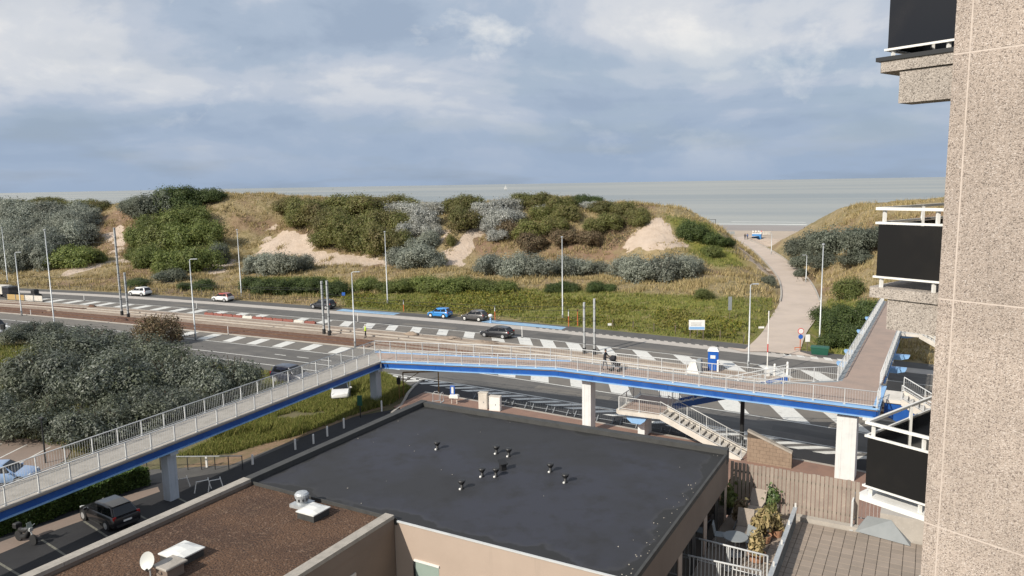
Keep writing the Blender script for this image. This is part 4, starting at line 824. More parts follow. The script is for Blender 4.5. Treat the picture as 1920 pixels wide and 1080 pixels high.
# ------------------------------------------------------------------ footbridge
BA = np.array([-12.14, 66.83, 0]); DM = np.array([.861, -.509, 0]); NM = np.array([.509, .861, 0]); DL = np.array([.42, .9075, 0]); NL = np.array([-.9075, .42, 0]); BW = 2.8
def bz_(a): return 4.0+(5.35-4.0)*min(max(a/18.0, 0), 1)
def MP(a, n, dz=0.0): p = BA+DM*a+NM*n; return (p[0], p[1], bz_(a)+dz)
def LP(a, n, dz=0.0): p = BA-DL*a+NL*n; return (p[0], p[1], 4.0+dz)
bridge = thing('footbridge', W(713, 751, 0), 'long blue-girdered pedestrian footbridge with grey railings on white piers', 'footbridge')
# far-edge corner of the two decks
A_ = np.array([[DM[0], DL[0]], [DM[1], DL[1]]]); rh = (NL-NM)[:2]*BW; sol = np.linalg.solve(A_, rh); fc = BA+NM*BW+DM*sol[0]
aF = float((fc-BA) @ DM)
def deckpiece(name, quad, th, m): b = MB(); b.prism([q[:2] for q in quad], [q[2]-th for q in quad], [q[2] for q in quad]); return b.build(name, m, bridge, True)
LL = 44.0
deckpiece('deck', [LP(LL, 0), LP(0, 0), (fc[0], fc[1], 4.0), LP(LL, BW)], .22, deck_old)
deckpiece('deck', [MP(0, 0), MP(18, 0), MP(18, BW), (fc[0], fc[1], 4.0)], .22, deck_m)
ME = 41.0; aP = 33.5; fL, fR, fW = 37.9, 40.75, 46.0
deckpiece('deck', [MP(18, 0), MP(ME, 0), MP(ME, BW), MP(18, BW)], .22, deck_m)
deckpiece('deck', [MP(aP, BW), MP(ME, BW), MP(ME, 5.9), MP(fL, 5.9)], .22, deck_m)
deckpiece('deck', [MP(fL, 5.9), MP(fR, 5.9), MP(fR, fW), MP(fL, fW)], .24, deck_m)
def girder(p, q, off, flip=1, edge=None):
    p, q = Vector(p), Vector(q); d = (q-p).normalized(); n = Vector((d.y, -d.x, 0)).normalized()*flip     # n points outwards
    def bar(o0, o1, z0, z1, nm, m):
        b = MB(); v = []
        for c in (p, q):
            for o_, z_ in ((o0, z0), (o1, z0), (o1, z1), (o0, z1)): v.append(c+n*o_+Vector((0, 0, z_)))
        b.add(v, [(3, 2, 1, 0), (4, 5, 6, 7), (0, 1, 5, 4), (1, 2, 6, 5), (2, 3, 7, 6), (3, 0, 4, 7)]); b.build(nm, m, bridge, True)
    bar(-.30, .10, -.12, .004, 'deck_edge', edge or sky_blue); bar(-.14, -.08, -.62, -.12, 'girder_web', girder_blue); bar(-.26, .05, -.69, -.62, 'girder_flange', sky_blue)
girder(LP(LL, 0), LP(0, 0), 0, 1, conc); girder(LP(LL, BW), (fc[0], fc[1], 4.0), 0, -1, conc)
girder(MP(0, 0), MP(18, 0), 0); girder(MP(18, 0), MP(ME, 0), 0)
girder((fc[0], fc[1], 4.0), MP(18, BW), 0, -1); girder(MP(18, BW), MP(aP, BW), 0, -1, slate); girder(MP(aP, BW), MP(fL, 5.9), 0, -1, slate)
girder(MP(fL, 5.9), MP(fL, fW), 0, -1, slate); girder(MP(fR, 9.2), MP(fR, fW), 0, 1, slate); girder(MP(ME, 0), MP(ME, 5.9), 0)
for a_ in (6.0, 12.0, 18.05, 21.0, 27.0, 33.0):
    q_ = MP(a_, .075); b = MB(); b.box((q_[0], q_[1], q_[2]-.37), (.26, .035, .46), math.atan2(DM[1], DM[0])); b.build('splice_plate', girder_blue, bridge, True)
RI = .03
railing(bridge, [LP(LL, RI), LP(.0, RI), ], spacing=1.75); railing(bridge, [LP(LL, BW-RI), (fc[0], fc[1], 4.0)], spacing=1.75)
railing(bridge, [MP(.0, RI), MP(18, RI), MP(ME-.05, RI)], spacing=1.9)
railing(bridge, [(fc[0], fc[1], 4.0), MP(18, BW-RI), MP(aP, BW-RI), MP(fL, 5.9), MP(fL+RI, fW)], spacing=1.9)
railing(bridge, [MP(ME-.05, RI), MP(ME-.05, 2.3)], spacing=1.2); railing(bridge, [MP(fR-.03, 5.2), MP(fR-.03, 26.2)], spacing=1.9); railing(bridge, [MP(fR-.03, 28.6), MP(fR-.03, fW)], spacing=1.9)
def pier(c, dirv, wx, wy, zt, m, capm=None):
    a = math.atan2(dirv[1], dirv[0]); b = MB(); b.box((c[0], c[1], (zt-.2)/2-.1), (wx, wy, zt+.0), a)
    for k in (-.25, .25): b.box((c[0]-math.sin(a)*0+math.cos(a)*wx*k, c[1]+math.sin(a)*wx*k, zt*.45), (.06, wy+.03, zt*.88), a)
    o = b.build('pier', m, bridge, True); cb = MB(); cb.box((c[0], c[1], zt-.12), (wx*.9, 1.2, .22), a); cb.build('pier_cap', m, o, True); return o
c1 = np.array(LP(23.0, .62)); pier(c1, DL, .68, .62, 3.3, pier_shaded)
c2 = BA+NL*.50-DL*.25; pier(c2, DL, .74, .72, 3.3, pier_shaded)
c3 = np.array(MP(20.35, 1.1)); pier(c3, DM, .74, .9, 4.64, pier_white)
c4 = np.array(MP(39.2, 1.0)); pier(c4, DM, 1.2, 1.3, 4.66, pier_white)
for n_ in (15.0, 20.0, 30, 38): 
    b = MB(); pr_ = [(-2.6, -.1), (-2.5, -.32), (-1.9, -.5), (1.9, -.5), (2.5, -.32), (2.6, -.1)]; cc = (fL+fR)/2
    v = []
    for sgn in (-.35, .35):
        for x_, z_ in pr_: v.append(MP(cc+x_, n_+sgn, z_-.60))
    k6 = 6; b.add(v, [tuple(range(6)), tuple(range(11, 5, -1))]+[(i, i+6, (i+1) % 6+6, (i+1) % 6) for i in range(6)]); o = b.build('cross_beam', sky_blue, bridge, True)
    q = MP(cc, n_); b = MB(); b.box((q[0], q[1], 2.1), (.8, .7, 4.2), math.atan2(DM[1], DM[0])); b.build('pier', pier_white, bridge, True)
def flight(root, a0, a1, n0, n1, z0, z1, steps, rails=True, stringer=white_conc):
    """steps along the main direction between a0 (z0) and a1 (z1), across n0..n1"""
    def Q(a, n, z): p = BA+DM*a+NM*n; return (p[0], p[1], z)
    for i in range(steps):
        t0 = i/steps; t1 = (i+1)/steps; za = z0+(z1-z0)*t1 if z1 < z0 else z0+(z1-z0)*t0; aa, ab = a0+(a1-a0)*t0, a0+(a1-a0)*t1
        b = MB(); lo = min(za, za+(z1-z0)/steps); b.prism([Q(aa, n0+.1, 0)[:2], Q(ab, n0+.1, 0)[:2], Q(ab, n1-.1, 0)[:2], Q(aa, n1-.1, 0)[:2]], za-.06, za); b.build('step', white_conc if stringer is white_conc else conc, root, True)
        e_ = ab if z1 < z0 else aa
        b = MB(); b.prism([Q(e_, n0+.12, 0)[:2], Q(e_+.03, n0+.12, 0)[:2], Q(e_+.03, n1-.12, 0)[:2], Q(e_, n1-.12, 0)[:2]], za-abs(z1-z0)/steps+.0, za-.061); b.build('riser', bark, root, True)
    for n_ in (n0, n1-.1):
        b = MB(); v = [Q(a0, n_, z0-.32), Q(a1, n_, z1-.32), Q(a1, n_, z1+.14), Q(a0, n_, z0+.14), Q(a0, n_+.1, z0-.32), Q(a1, n_+.1, z1-.32), Q(a1, n_+.1, z1+.14), Q(a0, n_+.1, z0+.14)]
        b.add(v, [(0, 1, 2, 3), (7, 6, 5, 4), (0, 4, 5, 1), (2, 6, 7, 3), (1, 5, 6, 2), (0, 3, 7, 4)]); b.build('stringer', stringer, root, True)
        if rails: railing(root, [Q(a0, n_+.05, z0+.1), Q(a1, n_+.05, z1+.1)], h=.95, spacing=1.6, bars=.14)
    return Q
zl = 2.55
stair = thing('bridge_stair', MP(30, 1.5, -5.35), 'switchback stair of pale concrete steps on a light blue pedestal under the footbridge', 'staircase')
Q = flight(stair, 26.4, 32.4, .6, 2.5, zl, .15, 14)
b = MB(); b.prism([Q(22.9, .6, 0)[:2], Q(23.2, .35, 0)[:2], Q(26.4, .6, 0)[:2], Q(26.4, 5.3, 0)[:2], Q(23.0, 5.3, 0)[:2]], zl-.3, zl); b.build('landing', white_conc, stair, True)
b = MB(); b.prism([Q(23.25, .75, 0)[:2], Q(26.3, .75, 0)[:2], Q(26.3, 5.1, 0)[:2], Q(23.25, 5.1, 0)[:2]], zl+.001, zl+.02); b.build('landing_surface', deck_m, stair, True)
railing(stair, [Q(26.4, .65, zl), Q(23.1, .65, zl), Q(23.1, 5.2, zl), Q(26.4, 5.2, zl)], h=1.0, spacing=1.7)
b = MB(); v = []
for n_ in (.85, 4.9):
    for x_, z_ in ((-.95, 0), (-.7, -.45), (-.35, -.72), (.35, -.72), (.7, -.45), (.95, 0)): v.append(Q(24.4+x_, n_, zl-.3+z_))
b.add(v, [tuple(range(6)), tuple(range(11, 5, -1))]+[(i, i+6, (i+1) % 6+6, (i+1) % 6) for i in range(6)]); b.build('cross_beam', sky_blue, stair, True)
q = Q(24.4, 2.8, 0); b = MB(); b.box((q[0], q[1], (zl-.8)/2), (.55, 1.6, zl-.8), math.atan2(DM[1], DM[0])); b.build('pedestal', pier_white, stair, True)
flight(stair, 26.4, 34.6, 3.4, 5.2, zl, 5.30, 16, stringer=girder_blue)
qp = MP(31.5, 4.6, -5.35); b = MB(); b.tube([(qp[0], qp[1], 0), (qp[0], qp[1], 4.0)], .16, 12); b.build('post', dark_metal, stair, True)
st2 = thing('side_stair', MP(44, 3.6, -5.35), 'stair with pale steps going down from the bridge landing towards the tower', 'staircase')
flight(st2, ME+1.2, ME+9, 2.5, 4.9, 5.33, 1.0, 24)
b = MB(); b.prism([Q(ME+.12, 2.5, 0)[:2], Q(ME+1.2, 2.5, 0)[:2], Q(ME+1.2, 4.9, 0)[:2], Q(ME+.12, 4.9, 0)[:2]], 5.1, 5.33); b.build('landing', white_conc, st2, True)
b = MB(); v = [Q(ME+.2, 2.62, 4.2), Q(ME+9, 2.62, .2), Q(ME+9, 2.62, .7), Q(ME+1.2, 2.62, 5.0), Q(ME+.2, 2.62, 5.0), Q(ME+.2, 2.72, 4.2), Q(ME+9, 2.72, .2), Q(ME+9, 2.72, .7), Q(ME+1.2, 2.72, 5.0), Q(ME+.2, 2.72, 5.0)]
b.add(v, [(0, 1, 2, 3, 4), (9, 8, 7, 6, 5)]+[(i, i+5, (i+1) % 5+5, (i+1) % 5) for i in range(5)]); b.build('stair_girder', girder_blue, st2, True)
st3 = thing('side_stair', MP(44, 27.5, -5.35), 'stair with pale steps going down from the far end of the bridge beyond the road', 'staircase')
flight(st3, fR+1.6, fR+8, 26.3, 28.5, 5.33, 1.8, 20)
b = MB(); b.prism([Q(fR+.12, 26.3, 0)[:2], Q(fR+1.6, 26.3, 0)[:2], Q(fR+1.6, 28.5, 0)[:2], Q(fR+.12, 28.5, 0)[:2]], 5.1, 5.33); b.build('landing', white_conc, st3, True)
# brick wedge wall at the stair foot
t = thing('wedge_wall', Q(34.5, 1.4, 0), 'sloping tan brick wall at the foot of the bridge stair', 'wall')
pA, pB = W(1400, 868, 0), W(1487, 880, 0); pB = W(1484, 882, 0)
zA, zB = top_z(pA, 1402, 806), top_z(pB, 1487, 848)
brick_w = mat('brick_wall', (.27, .20, .145), .9, noise=[(2, (.22, .16, .115), .42, .68), (10, (.33, .25, .18), .56, .78)])
dd = pB-pA; nn_ = np.array([-dd[1], dd[0], 0])/np.linalg.norm(dd[:2])*.3
rows = 9
for k in range(rows):
    z0_, z1_ = zA*k/rows, zA*(k+1)/rows-.012
    if k > 6: continue
    x = 0.0; off = .0 if k % 2 else .22
    Ld = float(np.linalg.norm(dd))
    while x < Ld:
        x1 = min(x+(.44 if x or not off else off), Ld); zt_ = zA+(zB-zA)*(x+x1)/2/Ld-.12
        if z0_ < zt_:
            a_, c_ = pA+dd*(x/Ld), pA+dd*((x1-.012)/Ld); b = MB(); b.prism([a_[:2], c_[:2], (c_+nn_)[:2], (a_+nn_)[:2]], z0_, min(z1_, zt_)); b.build('stone_block', brick_w, t, True)
        x = x1
b = MB(); b.prism([(pA+nn_*.04)[:2], (pB+nn_*.04)[:2], (pB+nn_*.96)[:2], (pA+nn_*.96)[:2]], .0, [zA-.15, zB-.15, zB-.15, zA-.15]); b.build('mortar', bark, t, True)
b = MB(); b.prism([(pA-nn_*.15)[:2], (pB-nn_*.15)[:2], (pB+nn_*1.15)[:2], (pA+nn_*1.15)[:2]], [zA-.14, zB-.14, zB-.14, zA-.14], [zA, zB, zB, zA]); b.build('coping', coping, t, True)

# ------------------------------------------------------------------ vehicles
def paint_mat(name, c, metal=.0): return mat('car_paint_'+name, c, .32, metal=metal, coat=.8, noise=(3, tuple(v*.9 for v in c), .45, .7))
head_glass = mat('headlamp', (.75, .76, .75), .15); tail_red = mat('tail_lamp', (.35, .015, .012), .25); plate_m = mat('number_plate', (.7, .7, .68), .5); rim_m = mat('alloy_rim', (.55, .56, .57), .35, metal=.6)
trim_m = mat('black_trim', (.02, .02, .021), .6)
def car(label, loc, head, color, L_=4.1, Wd=1.76, Hh=1.5, kind='hatch', roof=None, cat='car', group=None, white_rims=False):
    t = thing('parked_car', loc, label, cat, group, rz=head); hw = Wd/2; body = MB()
    suv = kind == 'suv'; gc = .24 if suv else .18; belt = Hh*.60 if suv else Hh*.615
    st = [(-.5, gc+.24, belt*.80, .80), (-.492, gc+.12, belt*.93, .90), (-.465, gc+.03, belt*1.0, .955), (-.40, gc, belt*1.03, .985), (-.2, gc, belt*1.02, 1.0), (.05, gc, belt*.99, 1.0), (.20, gc, belt*.97, .99),
          (.27, gc, belt*.945, .98), (.38, gc, belt*.86, .965), (.45, gc+.02, belt*.77, .92), (.485, gc+.08, belt*.66, .84), (.5, gc+.16, belt*.52, .74)]
    v = []; n = 12
    for x, zb_, zt_, k in st:
        w_ = hw*k; hm = zb_+(zt_-zb_)*.5
        half = [(w_*.55, zb_), (w_*.93, zb_+.02), (w_, zb_+(zt_-zb_)*.28), (w_, hm), (w_*.975, zb_+(zt_-zb_)*.80), (w_*.88, zt_)]
        for y, z in half: v.append((x*L_, y, z))
        for y, z in half[::-1]: v.append((x*L_, -y, z))
    f = [(i*n+k, (i+1)*n+k, (i+1)*n+(k+1) % n, i*n+(k+1) % n) for i in range(len(st)-1) for k in range(n)]
    f += [tuple(range(n)), tuple(range(len(st)*n-1, (len(st)-1)*n-1, -1))]
    body.add(v, f); bo = body.build('body', color, t, smooth=True)
    mod = bo.modifiers.new('edge', 'EDGE_SPLIT'); mod.split_angle = R(38)
    # cabin
    xr0, xr1 = -.37 if kind != 'wagon' else -.43, .06; xb0, xb1 = (-.475, .255); zr_ = Hh; wb, wr = hw*.90, hw*.70
    if suv: xr0 = -.40
    zbelt0, zbelt1 = belt*1.0, belt*.94
    P = {'bl': (xb0*L_, wb*.96, zbelt0), 'fl': (xb1*L_, wb*.97, zbelt1), 'tl': (xr1*L_, wr, zr_-.04), 'ul': (xr0*L_, wr*.96, zr_-.07), 'ml': (-.14*L_, wr*1.01, zr_)}
    def mir(p): return (p[0], -p[1], p[2])
    cb = MB(); pl = [P['bl'], P['fl'], P['tl'], P['ml'], P['ul']]; pr2 = [mir(p) for p in pl]
    cb.add(pl+pr2, [(0, 1, 2, 3, 4), (9, 8, 7, 6, 5), (1, 6, 7, 2), (2, 7, 8, 3), (3, 8, 9, 4), (4, 9, 5, 0), (0, 5, 6, 1)])
    co = cb.build('cabin', roof or color, t); bv = co.modifiers.new('bevel', 'BEVEL'); bv.width = .10; bv.segments = 3; bv.limit_method = 'ANGLE'; bv.angle_limit = R(12)
    def lerp(a, c, k): return tuple(a[i]+(c[i]-a[i])*k for i in range(3))
    def pane(name, quad, off, pn=None):
        q = [Vector(p) for p in quad]; c = sum(q, Vector())/4; nrm = (q[1]-q[0]).cross(q[3]-q[0]).normalized()
        if nrm.dot(c-Vector((-.1*L_, 0, belt))) < 0: q = q[::-1]; nrm = -nrm
        nrm *= .014; b = MB(); b.add([p+nrm for p in q]+[p-nrm*.5 for p in q], [(0, 1, 2, 3), (7, 6, 5, 4)]+[(i, i+4, (i+1) % 4+4, (i+1) % 4) for i in range(4)]); return b.build(name, glass_dark, t)
    def inset(quad, a, c): 
        q = [Vector(p) for p in quad]; ce = sum(q, Vector())/4; return [tuple(p+(ce-p)*a) for p in q]
    pane('windscreen', inset([P['fl'], mir(P['fl']), mir(P['tl']), P['tl']], .09, 0), -.012 if False else .012)
    pane('rear_window', inset([mir(P['bl']), P['bl'], P['ul'], mir(P['ul'])], .16, 0), .012)
    bl, fl, tl, ul, ml = (P[k] for k in ('bl', 'fl', 'tl', 'ul', 'ml')); mid_b = lerp(bl, fl, .46); mid_t = lerp(ul, tl, .42)
    for sg in (1, -1):
        for q in ([lerp(mid_b, fl, .04), lerp(mid_b, fl, .86), lerp(tl, fl, .16), lerp(mid_t, tl, .05)], [lerp(bl, mid_b, .22), lerp(bl, mid_b, .96), lerp(mid_t, ul, .03), lerp(ul, mid_t, .18)]):
            lo, lo2, hi2, hi = q; up_ = .10
            q2 = [lerp(lo, hi, .10), lerp(lo2, hi2, .10), lerp(lo2, hi2, .90), lerp(lo, hi, .90)]
            if sg < 0: q2 = [mir(p) for p in q2][::-1]
            pane('side_window', q2 if sg < 0 else q2, -.012 if sg > 0 else -.012)
            q3 = [Vector(p) for p in q2]
    for sg in (1, -1):
        for xw in (.315, -.305):
            wrd = .335 if suv else .305; y0 = sg*(hw-.11)
            a = MB(); a.lathe([(wrd+.06, -.12), (wrd+.06, .125)], c=(xw*L_, y0, wrd), n=20, axis='y'); a.build('wheel_arch', trim_m, t)
            w_ = MB(); w_.lathe([(wrd*.62, -.11), (wrd*.93, -.11), (wrd, -.07), (wrd, .07), (wrd*.93, .115), (wrd*.62, .12)], c=(xw*L_, y0+sg*.028, wrd), n=20, axis='y'); wo_ = w_.build('wheel', black_rubber, t, smooth=False)
            r_ = MB(); r_.lathe([(wrd*.66, -.10), (wrd*.66, .125*1), (wrd*.3, .135), (.03, .14)] if sg > 0 else [(.03, -.14), (wrd*.3, -.135), (wrd*.66, -.125), (wrd*.66, .10)], c=(xw*L_, y0+sg*.028, wrd), n=12, axis='y'); r_.build('rim', plate_m if white_rims else rim_m, wo_)
        b = MB(); b.box((.452*L_, sg*hw*.70, belt*.705), (.16, hw*.30, .11), sg*-.45, bev=.02); b.build('headlight', head_glass, t)
        b = MB(); b.box((-.474*L_, sg*hw*.80, belt*.90), (.10, hw*.20, .30), sg*.2, bev=.02); b.build('tail_light', tail_red, t)
        b = MB(); b.box((.20*L_, sg*(hw+.07), belt*1.02), (.12, .20, .13), 0, bev=.03); b.build('wing_mirror', color if not roof else trim_m, t)
        b = MB(); b.box((-.05*L_, sg*(hw-.01), gc+.06), (.42*L_, .05, .10)); b.build('sill_trim', trim_m, t)
        b = MB(); b.box((-.02*L_, sg*(hw*.985), belt*.82), (.16, .03, .025)); b.build('door_handle', trim_m, t)
    b = MB(); b.box((-.497*L_, 0, belt*.66), (.03, .50, .11)); b.build('number_plate', plate_m, t); b = MB(); b.box((.492*L_, 0, gc+.22), (.05, .8*hw, .12)); b.build('grille', trim_m, t)
    b = MB(); b.box((-.492*L_, 0, gc+.17), (.08, hw*1.5, .16), bev=.02); b.build('bumper', trim_m, t)
    return t
HB = math.atan2(-RW[1], -RW[0])   # driving towards the upper left
def on(px, py, z=0.012): p = W(px, py, 0); return (p[0], p[1], z)
def rd_head(px, py): l, s = LS(W(px, py, 0)); a, c = RP(l, s), RP(l-2, s); return math.atan2(c[1]-a[1], c[0]-a[0])
def rd_on(px, s, z=.012): return tuple(RP(l_at(px, s), s, z))
cb_black, cb_grey, cb_blue, cb_white, cb_dark = paint_mat('black', (.012, .013, .017)), paint_mat('grey', (.085, .082, .082), .3), paint_mat('blue', (.015, .22, .58)), paint_mat('white', (.72, .72, .71)), paint_mat('anthracite', (.03, .033, .042), .3)
red_roof = paint_mat('red_roof', (.35, .05, .03)); taupe = paint_mat('taupe', (.018, .017, .019), .2)
car('white SUV parked on the far lane with twin masts before it', rd_on(263, 3.6), rd_head(263, 552), cb_white, 4.55, 1.85, 1.66, 'suv')
car('small white car with a red roof parked along the dunes', rd_on(418, 3.6), rd_head(418, 563), cb_white, 4.0, 1.74, 1.52, roof=red_roof)
car('dark anthracite car parked behind the pair of steel masts', rd_on(606, 3.6), rd_head(606, 578), cb_dark, 4.3, 1.8, 1.55, 'suv')
car('bright blue hatchback parked beside the brambles', rd_on(825, 3.6), rd_head(825, 597), cb_blue, 3.7, 1.66, 1.5, white_rims=True)
car('grey hatchback parked next to the blue road marking', rd_on(890, 3.5), rd_head(890, 603), cb_grey, 3.9, 1.72, 1.54, white_rims=True)
car('black car driving over the white hatch blocks', rd_on(932, -5.6), rd_head(930, 635), cb_black, 4.5, 1.82, 1.47)
p = on(206, 975); a_ = W(163, 972); c_ = W(203, 991); car('black car parked by the clipped hedge in the small car park', p, math.atan2((a_-c_)[1], (a_-c_)[0]), taupe, 4.3, 1.78, 1.42)
p = on(640, 741); car('silver white car standing on the grass verge under the footbridge', p, R(-80), cb_white, 4.1, 1.76, 1.52)
p = on(548, 716); car('dark blue car on the near lane behind the footbridge railing', p, rd_head(553, 705)+math.pi, paint_mat('navy', (.012, .016, .035)), 4.5, 1.9, 1.75, 'suv')
p = on(8, 905); car('light blue car parked on the paved square beyond the footbridge', p, R(10), paint_mat('pale_blue', (.22, .33, .52)), 4.2, 1.76, 1.5)
p = on(-8, 624); car('white van at the road edge beside the black signal post', p, rd_head(20, 610)+math.pi, cb_white, 5.0, 1.95, 1.95, 'suv', cat='van')
# works vehicles at the far left
p = rd_on(66, -5.6); t = thing('wheel_loader', p, 'small dark wheel loader standing on the road works', 'loader', rz=rd_head(66, 558))
b = MB(); b.box((0, 0, .75), (1.7, 1.1, .5), bev=.1); b.build('chassis', dark_metal, t); b = MB(); b.box((-.1, 0, 1.4), (.9, .95, .85), bev=.15); b.build('cab', trim_m, t)
for x in (-.6, .6):
    for y in (-.6, .6): b = MB(); b.lathe([(.25, -.15), (.42, -.14), (.45, 0), (.42, .14), (.25, .15)], c=(x, y, .45), n=14, axis='y'); b.build('wheel', black_rubber, t)
b = MB(); b.add([(.9, -.6, .2), (1.5, -.6, .15), (1.5, .6, .15), (.9, .6, .2), (.9, -.6, .8), (1.1, -.6, .75), (1.1, .6, .75), (.9, .6, .8)], [(3, 2, 1, 0), (4, 5, 6, 7), (0, 1, 5, 4), (1, 2, 6, 5), (2, 3, 7, 6), (3, 0, 4, 7)]); b.build('bucket', dark_metal, t)
p = rd_on(8, -5.4); t = thing('works_truck', p, 'pale grey works truck with a dark cab behind the yellow barriers', 'truck', rz=rd_head(8, 556)+math.pi)
b = MB(); b.box((-.8, 0, 1.5), (3.6, 2.1, 1.5), bev=.05); b.build('load_box', white_conc, t); b = MB(); b.box((1.9, 0, 1.35), (1.5, 2.0, 1.7), bev=.2); b.build('cab', cb_dark, t); b = MB(); b.box((0, 0, .62), (5.2, .9, .25)); b.build('chassis', dark_metal, t)
for x in (-2.0, 1.8):
    for y in (-.95, .95): b = MB(); b.lathe([(.28, -.14), (.48, -.13), (.5, 0), (.48, .13), (.28, .14)], c=(x, y, .5), n=14, axis='y'); b.build('wheel', black_rubber, t)
# motorcycle
p = on(50, 1018); t = thing('motorcycle', p, 'black motorcycle parked against the hedge', 'motorcycle', rz=R(-25))
for x in (-.65, .68):
    w_ = MB(); w_.lathe([(.22, -.06), (.30, -.055), (.315, 0), (.30, .055), (.22, .06)], c=(x, 0, .315), n=18, axis='y'); wo_ = w_.build('wheel', black_rubber, t); r_ = MB(); r_.lathe([(.23, -.03), (.23, .03), (.04, .05)], c=(x, 0, .315), n=12, axis='y'); r_.build('rim', rim_m, wo_)
b = MB(); b.tube([(-.65, 0, .32), (-.2, 0, .35), (.1, 0, .45), (.3, 0, .75), (.45, 0, .95)], [.05, .16, .18, .12, .05], 10); b.build('frame', trim_m, t, smooth=True)
b = MB(); b.tube([(-.75, 0, .78), (-.45, 0, .74), (-.05, 0, .74), (.05, 0, .80), (.35, 0, .88)], [.05, .13, .14, .17, .08], 10); b.build('seat', trim_m, t, smooth=True)
b = MB(); b.tube([(.70, 0, .32), (.42, 0, 1.0)], .04); b.tube([(.30, -.38, 1.05), (.42, -.12, 1.02), (.42, .12, 1.02), (.30, .38, 1.05)], .018); b.box((.52, 0, .92), (.14, .2, .2), bev=.04); b.build('fork', steel, t)
b = MB(); b.box((-.70, 0, .95), (.32, .36, .28), bev=.05); b.build('top_box', trim_m, t); b = MB(); b.add([(.46, -.16, 1.0), (.46, .16, 1.0), (.36, .13, 1.3), (.36, -.13, 1.3), (.475, -.16, 1.0), (.475, .16, 1.0), (.375, .13, 1.3), (.375, -.13, 1.3)], [(0, 1, 2, 3), (7, 6, 5, 4), (0, 4, 5, 1), (2, 6, 7, 3), (1, 5, 6, 2), (0, 3, 7, 4)]); b.build('wind_shield', glass_pale, t)

# ------------------------------------------------------------------ poles and masts
def base_of(px, py, off_road=True):
    q = W(px, py, 0); l, s = LS(q)
    if s > 5.2: h_ = hit(px, py, 90, 300); q = h_ if h_ is not None else q
    return q
def lamp(bpx, bpy_, tx, ty, arm, lab, grp, hl=1.4):
    q = base_of(bpx, bpy_); zt = top_z(q, tx, ty); h_ = zt-q[2]; t = thing('street_lamp', q, lab, 'street lamp', grp)
    b = MB(); b.tube([(0, 0, -.05), (0, 0, .9), (0, 0, .95), (0, 0, h_)], [.13, .125, .10, .055], 10); b.build('pole', steel, t, smooth=True)
    sgn = 1 if arm >= 0 else -1
    if arm:
        b = MB(); b.tube([(0, 0, h_-.05), (sgn*.12, 0, h_+.06), (sgn*abs(arm), 0, h_+.10)], .04, 8); b.build('arm', steel, t)
        b = MB(); b.box((sgn*(abs(arm)+.2), 0, h_+.09), (.6, .26, .10), bev=.03); b.build('lamp_head', steel, t)
    else:
        b = MB(); b.lathe([(.06, h_), (.17, h_+.05), (.19, h_+.16), (.1, h_+.22)], n=12); b.build('lamp_head', steel, t)
    b = MB(); b.box((0, -.115, .7), (.09, .02, .28)); b.build('service_hatch', dark_metal, t); return t
for a in (((103, 618, 83, 433, 0), 'very tall grey lamp post rising out of the big grey shrubs'), ((15, 533, 3, 428, 0), 'tall grey lamp post on the verge below the grey dune thicket'), ((453, 557, 446, 432, 0), 'tall grey lamp post on the verge near the white car with a red roof'), ((727, 573, 720, 436, 0), 'tall grey lamp post by the brambles between the two blue markings'), ((1055, 602, 1053, 446, 0), 'tall grey lamp post on the verge beside the orange marker posts'), ((1536, 650, 1544, 460, 0), 'tall grey lamp post behind the green grit bin')): lamp(*a[0], a[1], 'tall lamp posts along the dunes')
for a in (((41, 592, 28, 474, .5), 'street lamp with a short arm on the pale sand of the tram bed'), ((367, 637, 356, 487, .5), 'street lamp with a short arm beside the brown bush'), ((666, 652, 661, 511, .5), 'street lamp with a short arm beside the worker in yellow'), ((1403, 692, 1406, 534, .35), 'street lamp with a short arm between the blue toilet cabin and the striped post')): lamp(*a[0], a[1], 'street lamps of the tram strip')
for a in (((1511, 531, 1511, 479, -.35), 'small bent-top lamp standing at a bend of the beach path'), ((1446, 478, 1447, 437, -.3), 'small lamp near the crest of the beach path')): lamp(*a[0], a[1], 'small lamps along the beach path')
def mast(bx_, by_, tx, ty, lab, band=False):
    q = W(bx_, by_, 0); q[2] = .05; h_ = top_z(q, tx, ty)-q[2]; t = thing('catenary_mast', q, lab, 'mast', 'steel masts of the tram line', rz=math.atan2(RW[1], RW[0]))
    b = MB(); b.box((0, 0, h_/2), (.20, .05, h_)); b.box((0, .1, h_/2), (.05, .22, h_)); b.box((0, .2, h_/2), (.20, .05, h_)); b.build('column', steel, t)
    b = MB(); b.box((0, .1, .35), (.30, .36, .7)); b.build('foot_plate', dark_metal, t)
    b = MB(); [b.box((0, .1, z), (.26, .30, .04)) for z in np.arange(1.2, h_, 1.4)]; b.build('band', dark_metal, t); return q, h_
ms = [mast(228, 592, 211, 427, 'tall steel mast with a dark lower half on the tram bed'), mast(240, 597, 232, 511, 'shorter steel mast paired with the tall dark-footed mast'), mast(607, 627, 603, 527, 'steel mast nearer the parked anthracite car, one of a pair'), mast(617, 630, 613, 526, 'steel mast of the same pair on the side of the worker in yellow'), mast(1095, 664, 1093, 567, 'lower steel mast behind the person on the bridge'), mast(1114, 666, 1112, 560, 'taller steel mast right behind the person on the bridge')]
b = MB()
L0_ = (ms[0][0]*2-ms[2][0], ms[0][1]); L1_ = (ms[1][0]*2-ms[3][0], ms[1][1])
for (qa, ha), (qb, hb) in ((ms[0], ms[2]), (ms[1], ms[3]), (ms[2], ms[4]), (ms[3], ms[5]), (L0_, ms[0]), (L1_, ms[1])):
    for dz in (-.9, -2.2):
        pts = []
        for k in range(13): u = k/12; pts.append((qa[0]*(1-u)+qb[0]*u, qa[1]*(1-u)+qb[1]*u, min(ha, hb)+.0+dz-.5*4*u*(1-u)))
        b.tube(pts, .018, 4)
